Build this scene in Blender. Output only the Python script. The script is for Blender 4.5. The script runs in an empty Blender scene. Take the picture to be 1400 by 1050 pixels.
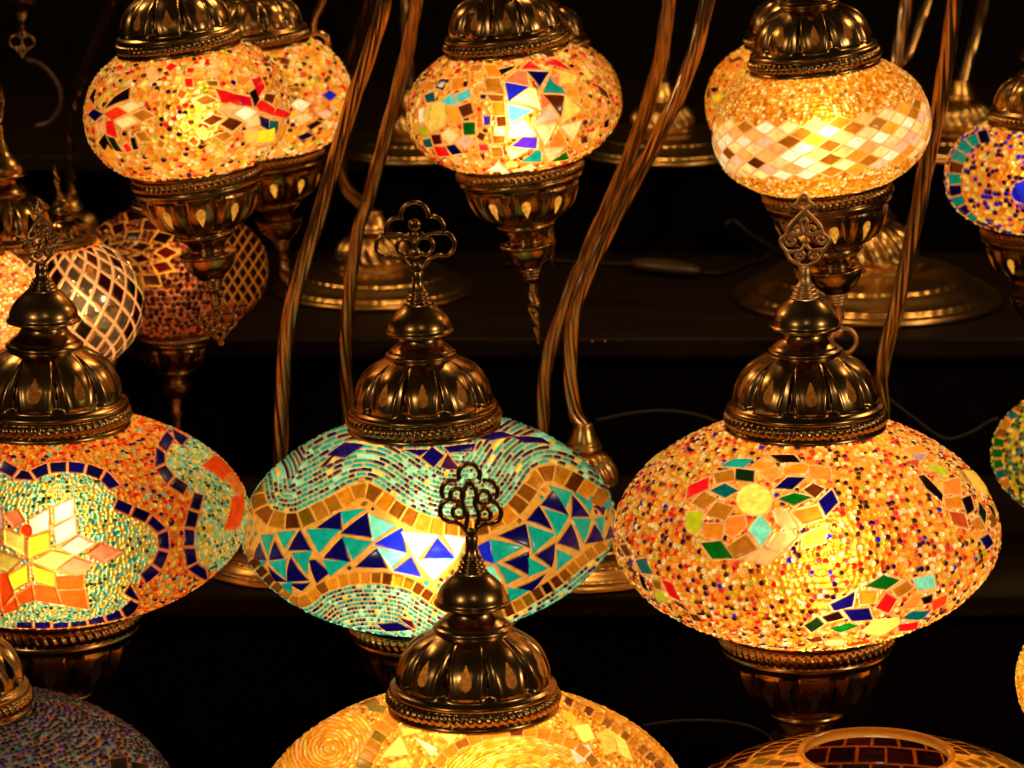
import bpy, math, random
import numpy as np
from mathutils import Vector, Matrix

PI = math.pi
SC = bpy.context.scene
COL = SC.collection
rng = np.random.default_rng(7)
random.seed(7)

# ------------------------------------------------------------------ camera
PITCH, FPX = math.radians(13.5), 5452.0
CAM = np.array([0.0, 0.0, 1.75])
RIGHT = np.array([1.0, 0, 0])
FWD = np.array([0, math.cos(PITCH), -math.sin(PITCH)])
UP = np.array([0, math.sin(PITCH), math.cos(PITCH)])
cd = bpy.data.cameras.new('camera')
cam = bpy.data.objects.new('camera', cd)
COL.objects.link(cam)
cam.location = CAM
cam.rotation_euler = (PI / 2 - PITCH, 0, 0)
cd.sensor_width = 36
cd.lens = 36 * FPX / 1400
cd.clip_start, cd.clip_end = 0.1, 50
cd.dof.use_dof = True
cd.dof.focus_distance = 3.13
cd.dof.aperture_fstop = 11
SC.camera = cam


def ray(px, py):
    return FWD + RIGHT * (px - 700) / FPX - UP * (py - 525) / FPX


def at(px, py, Y):                      # point seen at a photo position, at world distance Y
    d = ray(px, py)
    return CAM + d * (Y / d[1])


def on(px, py, z):                      # point on the level z
    d = ray(px, py)
    return CAM + d * ((z - CAM[2]) / d[2])


def scale_at(p):                        # metres per photo pixel at a point
    return float(np.dot(np.asarray(p) - CAM, FWD)) / FPX


def project(P):
    D = P - CAM
    w = D @ FWD
    return 700 + FPX * (D @ RIGHT) / w, 525 - FPX * (D @ UP) / w


# ------------------------------------------------------------------ small helpers
def lin(c):
    c = np.asarray(c, float) / 255.0
    return np.where(c <= 0.04045, c / 12.92, ((c + 0.055) / 1.055) ** 2.4)


def tag(o, label=None, cat=None, group=None, kind=None):
    if label: o['label'] = label
    if cat: o['category'] = cat
    if group: o['group'] = group
    if kind: o['kind'] = kind
    return o


def empty(name, loc, rot=None):
    o = bpy.data.objects.new(name, None)
    COL.objects.link(o)
    o.location = [float(v) for v in loc]
    if rot is not None: o.rotation_euler = rot
    o.empty_display_size = 0.02
    return o


def mesh_np(name, V, F, smooth=True):
    V = np.asarray(V, np.float32).reshape(-1, 3)
    F = np.asarray(F, np.int32)
    k = F.shape[1]
    me = bpy.data.meshes.new(name)
    me.vertices.add(len(V)); me.vertices.foreach_set('co', V.ravel())
    me.loops.add(F.size); me.loops.foreach_set('vertex_index', F.ravel())
    me.polygons.add(len(F))
    me.polygons.foreach_set('loop_start', np.arange(0, F.size, k, dtype=np.int32))
    if smooth: me.polygons.foreach_set('use_smooth', np.ones(len(F), bool))
    me.update(calc_edges=True)
    me.validate()
    return me


def put(name, me, mat, parent=None, loc=(0, 0, 0), rot=None, scale=None):
    o = bpy.data.objects.new(name, me)
    COL.objects.link(o)
    if mat and not me.materials: me.materials.append(mat)
    if parent: o.parent = parent
    o.location = [float(v) for v in loc]
    if rot is not None: o.rotation_euler = rot
    if scale is not None: o.scale = (scale, scale, scale)
    return o


def grid_faces(nr, nc, wrap=True):
    r = np.arange(nr - 1)[:, None]
    c = np.arange(nc if wrap else nc - 1)[None, :]
    c2 = (c + 1) % nc
    a = r * nc + c; b = r * nc + c2
    d = (r + 1) * nc + c2; e = (r + 1) * nc + c
    return np.stack([a, b, d, e], -1).reshape(-1, 4)


def lathe(name, prof, segs=96, rmod=None, cut=None):
    """prof: rows of (r, h); rmod(theta, r, h) -> r; cut(theta, h) -> True where a face is a hole."""
    prof = np.asarray(prof, float)
    th = np.arange(segs) * 2 * PI / segs
    R = np.repeat(prof[:, 0:1], segs, 1); H = np.repeat(prof[:, 1:2], segs, 1)
    T = np.repeat(th[None, :], len(prof), 0)
    if rmod is not None: R = rmod(T, R, H)
    V = np.stack([R * np.sin(T), -R * np.cos(T), H], -1)
    F = grid_faces(len(prof), segs)
    if cut is not None:
        tc = (np.repeat(th[None, :], len(prof) - 1, 0) + PI / segs).ravel()
        hc = np.repeat(((prof[:-1, 1] + prof[1:, 1]) / 2)[:, None], segs, 1).ravel()
        F = F[~cut(tc, hc)]
    return mesh_np(name, V, F)


def catmull(P, n=10):
    P = np.asarray(P, float)
    Q = np.vstack([2 * P[0] - P[1], P, 2 * P[-1] - P[-2]])
    out = []
    for i in range(1, len(Q) - 2):
        p0, p1, p2, p3 = Q[i - 1:i + 3]
        for t in np.arange(n) / n:
            out.append(.5 * ((2 * p1) + (-p0 + p2) * t + (2 * p0 - 5 * p1 + 4 * p2 - p3) * t * t
                             + (-p0 + 3 * p1 - 3 * p2 + p3) * t ** 3))
    out.append(P[-1])
    return np.array(out)


def resample(P, step):
    d = np.r_[0, np.cumsum(np.linalg.norm(np.diff(P, axis=0), axis=1))]
    n = max(2, int(d[-1] / step) + 1)
    s = np.linspace(0, d[-1], n)
    return np.stack([np.interp(s, d, P[:, k]) for k in range(P.shape[1])], 1), s


def sweep(P, radius, segs=10, twist=None, lobes=4, depth=0.0, closed=False):
    """tube verts/faces along P; with twist (rad per metre) the section has rope lobes."""
    P = np.asarray(P, float)
    n = len(P)
    T = np.gradient(P, axis=0)
    T /= np.linalg.norm(T, axis=1)[:, None] + 1e-12
    ref = np.array([0, 1.0, 0]) if abs(T[0][1]) < .9 else np.array([1.0, 0, 0])
    N = np.cross(T[0], ref); N /= np.linalg.norm(N)
    s = np.r_[0, np.cumsum(np.linalg.norm(np.diff(P, axis=0), axis=1))]
    th = np.arange(segs) * 2 * PI / segs
    V = np.zeros((n, segs, 3))
    rad = np.broadcast_to(radius, (n,))
    for i in range(n):
        N = N - T[i] * np.dot(N, T[i]); N /= np.linalg.norm(N)
        B = np.cross(T[i], N)
        r = rad[i] * np.ones(segs)
        if twist: r = rad[i] * (1 - depth + depth * np.abs(np.cos(lobes / 2 * (th + twist * s[i]))) ** .8 * 1.6)
        V[i] = P[i] + (r * np.cos(th))[:, None] * N + (r * np.sin(th))[:, None] * B
    F = grid_faces(n, segs)
    return V.reshape(-1, 3), F


class Bag:                                 # collects swept tubes and balls into one mesh
    def __init__(s): s.V, s.F, s.n = [], [], 0
    def add(s, V, F):
        s.V.append(V); s.F.append(F + s.n); s.n += len(V)
    def tube(s, P, r, segs=8, **k):
        s.add(*sweep(P, r, segs, **k))
    def ball(s, c, r, sc=(1, 1, 1)):
        u = np.arange(12) * 2 * PI / 12; v = np.linspace(.02, PI - .02, 8)
        U, W = np.meshgrid(u, v)
        V = np.stack([np.sin(W) * np.cos(U) * sc[0], np.sin(W) * np.sin(U) * sc[1], np.cos(W) * sc[2]], -1) * r + np.asarray(c)
        s.add(V.reshape(-1, 3), grid_faces(8, 12))
    def mesh(s, name): return mesh_np(name, np.vstack(s.V), np.vstack(s.F))


# ------------------------------------------------------------------ materials
def nodes(name):
    m = bpy.data.materials.new(name)
    m.use_nodes = True
    nt = m.node_tree
    nt.nodes.clear()
    return m, nt, nt.nodes.new('ShaderNodeOutputMaterial')


def brass(name, c1, c2, rough, bump=.025):
    m, nt, out = nodes(name)
    L = nt.links.new
    p = nt.nodes.new('ShaderNodeBsdfPrincipled')
    tc = nt.nodes.new('ShaderNodeTexCoord')
    n1 = nt.nodes.new('ShaderNodeTexNoise'); n1.inputs['Scale'].default_value = 38; n1.inputs['Detail'].default_value = 5
    n2 = nt.nodes.new('ShaderNodeTexNoise'); n2.inputs['Scale'].default_value = 260; n2.inputs['Detail'].default_value = 3
    geo = nt.nodes.new('ShaderNodeNewGeometry')
    L(geo.outputs['Position'], n1.inputs['Vector']); L(geo.outputs['Position'], n2.inputs['Vector'])
    r = nt.nodes.new('ShaderNodeValToRGB')
    r.color_ramp.elements[0].position, r.color_ramp.elements[1].position = .35, .68
    r.color_ramp.elements[0].color = (*c1, 1); r.color_ramp.elements[1].color = (*c2, 1)
    L(n1.outputs['Fac'], r.inputs['Fac']); L(r.outputs['Color'], p.inputs['Base Color'])
    mr = nt.nodes.new('ShaderNodeMapRange')
    mr.inputs['To Min'].default_value, mr.inputs['To Max'].default_value = rough * .9, rough * 1.12
    L(n2.outputs['Fac'], mr.inputs['Value']); L(mr.outputs['Result'], p.inputs['Roughness'])
    p.inputs['Metallic'].default_value = 1
    b = nt.nodes.new('ShaderNodeBump'); b.inputs['Strength'].default_value = bump; b.inputs['Distance'].default_value = .0006
    L(n2.outputs['Fac'], b.inputs['Height']); L(b.outputs['Normal'], p.inputs['Normal'])
    L(p.outputs['BSDF'], out.inputs['Surface'])
    return m


BRASS = brass('antique_brass', (.26, .142, .047), (.40, .23, .078), .25, .008)
NECKM = brass('twisted_brass', (.44, .26, .11), (.54, .34, .15), .23)
BASEM = brass('base_brass', (.48, .27, .07), (.66, .39, .12), .29)


def glass_mat(name, clear=.10, rough=.52, diff=.10):
    """mosaic glass: colour from the 'tile' attribute; its alpha says how mirror-like the piece is."""
    m, nt, out = nodes(name)
    L = nt.links.new
    at_ = nt.nodes.new('ShaderNodeAttribute'); at_.attribute_name = 'tile'
    geo = nt.nodes.new('ShaderNodeNewGeometry')
    n = nt.nodes.new('ShaderNodeTexNoise'); n.inputs['Scale'].default_value = 170; n.inputs['Detail'].default_value = 4
    L(geo.outputs['Position'], n.inputs['Vector'])
    mr = nt.nodes.new('ShaderNodeMapRange')
    mr.inputs['From Min'].default_value, mr.inputs['From Max'].default_value = .3, .7
    mr.inputs['To Min'].default_value, mr.inputs['To Max'].default_value = .74, 1.14
    L(n.outputs['Fac'], mr.inputs['Value'])
    mul = nt.nodes.new('ShaderNodeVectorMath'); mul.operation = 'SCALE'
    L(at_.outputs['Color'], mul.inputs[0]); L(mr.outputs['Result'], mul.inputs['Scale'])
    tr = nt.nodes.new('ShaderNodeBsdfTranslucent'); L(mul.outputs[0], tr.inputs['Color'])
    df = nt.nodes.new('ShaderNodeBsdfDiffuse'); L(mul.outputs[0], df.inputs['Color'])
    rf = nt.nodes.new('ShaderNodeBsdfRefraction'); rf.inputs['Roughness'].default_value = rough; rf.inputs['IOR'].default_value = 1.45
    L(mul.outputs[0], rf.inputs['Color'])
    gl = nt.nodes.new('ShaderNodeBsdfGlossy'); gl.inputs['Roughness'].default_value = .16
    mi = nt.nodes.new('ShaderNodeBsdfGlossy'); mi.inputs['Roughness'].default_value = .12
    L(mul.outputs[0], mi.inputs['Color'])
    m1 = nt.nodes.new('ShaderNodeMixShader'); m1.inputs[0].default_value = diff
    L(tr.outputs[0], m1.inputs[1]); L(df.outputs[0], m1.inputs[2])
    m2 = nt.nodes.new('ShaderNodeMixShader'); m2.inputs[0].default_value = clear
    L(m1.outputs[0], m2.inputs[1]); L(rf.outputs[0], m2.inputs[2])
    m4 = nt.nodes.new('ShaderNodeMixShader'); L(at_.outputs['Alpha'], m4.inputs[0])
    L(m2.outputs[0], m4.inputs[1]); L(mi.outputs[0], m4.inputs[2])
    fr = nt.nodes.new('ShaderNodeLayerWeight'); fr.inputs['Blend'].default_value = .5
    fp = nt.nodes.new('ShaderNodeMath'); fp.operation = 'POWER'; fp.inputs[1].default_value = 4
    L(fr.outputs['Facing'], fp.inputs[0])
    m3 = nt.nodes.new('ShaderNodeMixShader')
    fm = nt.nodes.new('ShaderNodeMath'); fm.operation = 'MULTIPLY_ADD'; fm.inputs[1].default_value = .35; fm.inputs[2].default_value = .025
    L(fp.outputs[0], fm.inputs[0]); L(fm.outputs[0], m3.inputs[0])
    L(m4.outputs[0], m3.inputs[1]); L(gl.outputs[0], m3.inputs[2])
    L(m3.outputs[0], out.inputs['Surface'])
    return m


GLASS = glass_mat('mosaic_glass')
GLASS_UNLIT = glass_mat('mosaic_glass_unlit', .05, .5, .75)
COPPER = brass('copper_ornament', (.60, .33, .12), (.76, .44, .18), .42)


def simple(name, c, rough=.5, spec=.5, metal=0, noise=.35, scale=60, stretch=None, bump=.1):
    m, nt, out = nodes(name)
    L = nt.links.new
    p = nt.nodes.new('ShaderNodeBsdfPrincipled')
    geo = nt.nodes.new('ShaderNodeNewGeometry')
    mp = nt.nodes.new('ShaderNodeMapping')
    if stretch: mp.inputs['Scale'].default_value = stretch
    n = nt.nodes.new('ShaderNodeTexNoise'); n.inputs['Scale'].default_value = scale; n.inputs['Detail'].default_value = 6
    L(geo.outputs['Position'], mp.inputs['Vector']); L(mp.outputs['Vector'], n.inputs['Vector'])
    r = nt.nodes.new('ShaderNodeValToRGB')
    r.color_ramp.elements[0].position, r.color_ramp.elements[1].position = .3, .7
    r.color_ramp.elements[0].color = (*[v * (1 - noise) for v in c], 1)
    r.color_ramp.elements[1].color = (*[v * (1 + noise) for v in c], 1)
    L(n.outputs['Fac'], r.inputs['Fac']); L(r.outputs['Color'], p.inputs['Base Color'])
    p.inputs['Specular IOR Level'].default_value = spec
    p.inputs['Roughness'].default_value = rough; p.inputs['Metallic'].default_value = metal
    b = nt.nodes.new('ShaderNodeBump'); b.inputs['Strength'].default_value = bump; b.inputs['Distance'].default_value = .001
    L(n.outputs['Fac'], b.inputs['Height']); L(b.outputs['Normal'], p.inputs['Normal'])
    L(p.outputs['BSDF'], out.inputs['Surface'])
    return m


WOOD = simple('dark_stained_wood', (.010, .004, .0016), .6, .12, noise=.55, scale=9, stretch=(1.2, 9, 9), bump=.3)
PANEL = simple('black_cloth', (.004, .0025, .002), .95, .05, noise=.4, scale=60)
CORD = simple('brown_plastic_cord', (.014, .008, .005), .5, .3)
CREAMCORD = simple('amber_plastic', (.06, .03, .01), .4)


def added_liner(name, c):  # translucent liner added behind the cap cut-outs to make them glow
    m, nt, o = nodes(name)
    t = nt.nodes.new('ShaderNodeBsdfTranslucent')
    n = nt.nodes.new('ShaderNodeTexNoise'); n.inputs['Scale'].default_value = 330
    g = nt.nodes.new('ShaderNodeNewGeometry'); nt.links.new(g.outputs['Position'], n.inputs['Vector'])
    r = nt.nodes.new('ShaderNodeValToRGB')
    r.color_ramp.elements[0].position, r.color_ramp.elements[1].position = .38, .58
    r.color_ramp.elements[0].color = (*[v * .55 for v in c], 1); r.color_ramp.elements[1].color = (*c, 1)
    nt.links.new(n.outputs['Fac'], r.inputs['Fac']); nt.links.new(r.outputs['Color'], t.inputs['Color'])
    nt.links.new(t.outputs[0], o.inputs['Surface'])
    return m


LINER_DARK = added_liner('brown_added_liner', (.26, .09, .012))  # dim glow of the top cut-outs, put into the liner colour
LINER_BLACK = added_liner('black_added_liner', (.008, .003, .001))  # near-black liner, added to keep the standing bells' cut-outs dark
LINER = added_liner('amber_added_liner', (1, .50, .065))  # bright yellow glow of the hanging bells, put into the liner colour
LIPM, _nt, _o = nodes('amber_glass_lip')
_t = _nt.nodes.new('ShaderNodeBsdfTranslucent'); _t.inputs['Color'].default_value = (1, .55, .10, 1)
_g = _nt.nodes.new('ShaderNodeBsdfGlossy'); _g.inputs['Roughness'].default_value = .12
_d = _nt.nodes.new('ShaderNodeBsdfDiffuse'); _d.inputs['Color'].default_value = (.8, .38, .05, 1)
_lw = _nt.nodes.new('ShaderNodeLayerWeight'); _f = _nt.nodes.new('ShaderNodeMath'); _f.operation = 'POWER'; _f.inputs[1].default_value = 3.5
_nt.links.new(_lw.outputs['Facing'], _f.inputs[0])
_m, _m2 = _nt.nodes.new('ShaderNodeMixShader'), _nt.nodes.new('ShaderNodeMixShader')
_m2.inputs[0].default_value = .35
_nt.links.new(_t.outputs[0], _m2.inputs[1]); _nt.links.new(_d.outputs[0], _m2.inputs[2])
_nt.links.new(_f.outputs[0], _m.inputs[0]); _nt.links.new(_m2.outputs[0], _m.inputs[1]); _nt.links.new(_g.outputs[0], _m.inputs[2])
_nt.links.new(_m.outputs[0], _o.inputs['Surface'])

# ------------------------------------------------------------------ brass cap (shared mesh, rope collar of radius 1)
U = 1 / 107.0
GORES = 10


def build_cap():
    pr = [(96, -3), (101, -2.5), (104.5, 0), (105.5, 4), (103, 8), (100, 9.5)]
    pr += [(103.5 + 3 * math.sin(PI * t), 10 + 15 * t) for t in np.linspace(0, 1, 9)]
    pr += [(100, 25.5), (101.5, 27), (103.5, 30), (103, 33), (100, 35.5), (97, 37), (95.5, 39)]
    dome = np.array([(95, 41), (94.2, 50), (92, 60), (88, 71), (82, 81), (74, 90), (64, 97.5), (54, 103), (47.5, 106.5)], float)
    dd, _ = resample(catmull(dome, 8), 1.35)
    pr += [tuple(v) for v in dd]
    pr += [(46.5, 108), (48.5, 109.5), (49, 112), (47, 114), (44.5, 114.8), (43, 117)]
    pr += [tuple(v) for v in catmull([(42, 118.5), (37, 122.5), (31.5, 128), (28.5, 134), (28, 138)], 3)]
    pr += [(30, 140), (36, 141), (43, 141.5), (46.5, 143), (47, 145), (45.5, 147), (44, 148)]
    pr += [tuple(v) for v in catmull([(43.5, 150), (42, 157), (37.5, 166), (30.5, 174), (24, 180), (20.5, 184)], 3)]
    pr = np.array(pr) * U

    def rmod(T, R, H):
        h = H / U
        x = ((T * GORES / (2 * PI)) + .5) % 1 - .5              # 0 at the middle of a lobe
        g = np.clip((h - 40) / 5, 0, 1) * np.clip((106 - h) / 16, 0, 1)
        edge = .5 - np.abs(x)
        wid = .05 + .06 * np.clip((95 - h) / 50, 0, 1)
        R = R + U * g * (-5.2 * np.exp(-(edge / wid) ** 2) + 1.8 * np.cos(2 * PI * x)
                         + 1.6 * np.exp(-((edge - 2.0 * wid) / (.6 * wid)) ** 2))
        rope = (h > 9.8) & (h < 25.2)
        R = R + U * rope * (3.6 * np.abs(np.sin(31 * (T + (h - 17) * .0045))) - 1.6)
        return R

    def cut(t, h):
        h = h / U
        x = (((t * GORES / (2 * PI)) + .5) % 1 - .5) * 2 * PI / GORES * 88     # pixels across the lobe
        v = (h - 56) / 30
        w = 7.5 * np.where(v < .33, np.sqrt(np.clip(1 - ((v - .33) / .36) ** 2, 0, 1)), np.clip(1 - (v - .33) / .67, 0, 1) ** .8)
        return (np.abs(x) < w) & (v > -.03) & (v < 1)
    return lathe('cap', pr, 400, rmod, cut)


CAP = build_cap()
LNR_ = lambda: lathe('added_liner', np.array([(88, 41), (86, 60), (80, 75), (70, 88), (55, 98)]) * U, 48)
LNR, LNRD, LNRB = LNR_(), LNR_(), LNR_()


def arc(cx, cy, r, a0, a1, n=14):
    a = np.radians(np.linspace(a0, a1, n))
    return [(cx + r * math.cos(t), cy - r * math.sin(t)) for t in a]


def spiral(cx, cy, r, a0, turns=1.2, n=16):
    t = np.linspace(0, 1, n)
    return [(cx + r * (1 - .75 * k) * math.cos(math.radians(a0) + turns * 2 * PI * k),
             cy - r * (1 - .75 * k) * math.sin(math.radians(a0) + turns * 2 * PI * k)) for k in t]


def finial_mesh(kind):
    """ribbed cone on the cap's tip with a flat pierced ornament; unit = collar radius, z = 0 at the cap's tip."""
    pr = []
    for i in range(4):
        h0 = i * 5.6; r0 = 19 - i * 2.1
        pr += [(r0 - 2.5, h0), (r0, h0 + 1.2), (r0 + .2, h0 + 2.8), (r0 - 2.5, h0 + 4.2)]
    pr += [(10, 22.5), (8.2, 24), (7.6, 36), (7.8, 46), (6, 48), (.3, 49)]
    B = Bag()
    pr = np.array(pr)
    th = np.arange(32) * 2 * PI / 32
    V = np.stack([pr[:, :1] * np.sin(th), -pr[:, :1] * np.cos(th), np.repeat(pr[:, 1:], 32, 1)], -1)
    B.add(V.reshape(-1, 3), grid_faces(len(pr), 32))
    lines, blobs, k, cx, y0, rad = [], [], 1, 0, 0, 3
    if kind == 'trefoil':
        k, cx, y0, rad = 1 / 8.75, 680, 905, 3.1
        lines = [arc(680, 235, 165, -15, 195), arc(480, 395, 150, 78, 200), arc(872, 395, 150, -20, 102),
                 arc(345, 585, 140, 95, 290), arc(1000, 590, 140, -110, 85),
                 [(345, 445), (470, 445), (560, 480), (610, 445)], [(1000, 455), (880, 450), (790, 480), (740, 445)],
                 arc(560, 600, 105, 0, 360, 24), arc(780, 600, 105, 0, 360, 24),
                 [(395, 715), (520, 760), (600, 850), (680, 905)], [(950, 715), (830, 760), (760, 850), (680, 905)]]
        blobs = [(672, 345, 80), (670, 690, 70), (680, 850, 60), (672, 470, 50)]
    elif kind == 'scroll':
        k, cx, y0, rad = 1 / 8.75, 452, 1000, 2.7
        Lh = [(455, 995), (360, 940), (275, 870), (238, 770), (185, 690), (183, 610), (245, 555), (272, 460), (330, 375), (440, 250)]
        lines = [Lh, [(904 - x, y) for x, y in Lh],
                 [(445, 250), (390, 205), (330, 185), (375, 135), (400, 75), (440, 42), (480, 75), (505, 135), (555, 185), (490, 205), (445, 250)],
                 spiral(295, 640, 75, 140, 1.1), spiral(635, 625, 75, 40, -1.1),
                 spiral(365, 495, 70, 200, 1.1), spiral(535, 495, 70, -20, -1.1),
                 spiral(385, 840, 62, 60, -1.1), spiral(560, 840, 62, 120, 1.1),
                 [(445, 345), (405, 400), (440, 545), (480, 400), (445, 345)],
                 [(240, 785), (400, 775), (460, 690), (520, 765), (665, 765)], [(440, 545), (350, 575), (245, 560)], [(450, 550), (560, 560), (640, 520)]]
        blobs = [(465, 650, 50), (455, 975, 30)]
    elif kind == 'tree':
        k, cx, y0, rad = 1 / 7.7, 555, 770, 3.2
        lines = [arc(540, 165, 100, -30, 210), arc(385, 330, 105, 70, 215), arc(700, 330, 105, -35, 110), arc(375, 515, 110, 100, 275), arc(725, 540, 112, -95, 80),
                 [(385, 622), (450, 650), (510, 710), (550, 770)], [(715, 650), (640, 670), (590, 715), (555, 770)],
                 [(500, 690), (520, 560), (480, 460), (470, 380), (500, 300), (545, 240)], [(600, 690), (630, 560), (590, 450), (610, 370), (590, 290), (545, 240)],
                 arc(425, 365, 62, 0, 360, 18), arc(675, 390, 62, 0, 360, 18), arc(440, 530, 58, 0, 360, 18), arc(680, 555, 58, 0, 360, 18)]
        blobs = [(540, 250, 45), (555, 740, 55)]
    elif kind == 'heart':                   # two rings and a ball tip
        k, cx, y0, rad = .26, 0, 0, 3.2
        lines = [arc(-55, -105, 58, 0, 360, 26), arc(55, -105, 58, 0, 360, 26), [(0, 0), (-45, -52)], [(0, 0), (45, -52)],
                 [(-80, -155), (0, -230)], [(80, -155), (0, -230)], arc(0, -190, 26, 0, 360, 16)]
        blobs = [(0, -245, 22), (0, -8, 22)]
    elif kind == 'ring':
        k, cx, y0, rad = .26, 0, 0, 4.2
        lines = [arc(12, -140, 80, 0, 360, 32), [(0, 10), (0, -70)]]
        blobs = [(10, -232, 16), (-20, -80, 34), (-30, -60, 26)]
    elif kind == 'drop':                    # twisted leaf ending in a point
        P = np.array([(0, 0, 40), (0, 0, 62), (0, 0, 90), (0, 0, 112), (0, 0, 130)], float)
        r = np.array([7, 12, 8, 5, 1.2])
        Pn, s = resample(catmull(P, 8), 1.5)
        rr = np.interp(Pn[:, 2], P[:, 2], r)
        B.add(*sweep(Pn, rr, 12, twist=.09, lobes=2, depth=.4))
        B.ball((0, 0, 131), 2.6)
    for ln in lines:
        P = np.array([((x - cx) * k, 0, (y0 - y) * k + 46) for x, y in ln], float)
        P, _ = resample(catmull(P, 4), 1.8)
        V, F = sweep(P, rad, 8)
        V[:, 1] *= .75
        B.add(V, F)
    for x, y, r in blobs:
        B.ball(((x - cx) * k, 0, (y0 - y) * k + 46), r * k, (1, .5, 1))
    m = B.mesh('finial')
    co = np.empty(len(m.vertices) * 3, np.float32); m.vertices.foreach_get('co', co)
    m.vertices.foreach_set('co', co * U); m.update()
    return m


FIN = {k: finial_mesh(k) for k in ('trefoil', 'scroll', 'tree', 'heart', 'ring', 'drop')}
FIN['copper_scroll'] = finial_mesh('scroll')
FIN['copper_scroll'].materials.append(COPPER)
FIN['ring'].materials.append(COPPER)
CAPTOP = 184 * U
LOOP = lathe('hook_ring', np.array([(16 + 4.5 * math.cos(t), 4.5 * math.sin(t)) for t in np.linspace(0, 2 * PI, 13)]) * U, 32)

# ------------------------------------------------------------------ glass globes
SRGB = dict(
    black=(38, 14, 10), navy=(22, 14, 88), blue=(40, 50, 190), purple=(74, 26, 60), violet=(96, 50, 190),
    teal=(26, 160, 142), cyan=(110, 225, 225), dteal=(10, 110, 110), mint=(135, 222, 192), green=(20, 110, 30), dgreen=(28, 52, 18),
    lime=(190, 200, 40), yellow=(250, 235, 60), cream=(255, 232, 165), white=(255, 248, 215), peach=(250, 190, 120),
    pink=(250, 205, 175), salmon=(245, 140, 95), orange=(250, 150, 60), dorange=(248, 98, 30), amber=(222, 146, 38),
    gold=(190, 128, 38), bronze=(150, 95, 30), brown=(110, 55, 22), maroon=(90, 18, 14), red=(230, 36, 40), crimson=(205, 16, 46),
    terra=(190, 85, 40), olive=(140, 110, 25), grey=(180, 150, 160), flame=(245, 80, 30), dred=(62, 12, 8), sky=(120, 190, 200),
    straw=(240, 200, 90), honey=(250, 175, 60), silver=(235, 205, 160), rose=(235, 70, 80), lemon=(250, 225, 110), dblue=(16, 20, 60))
LINC = {k: lin(v) for k, v in SRGB.items()}


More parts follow.
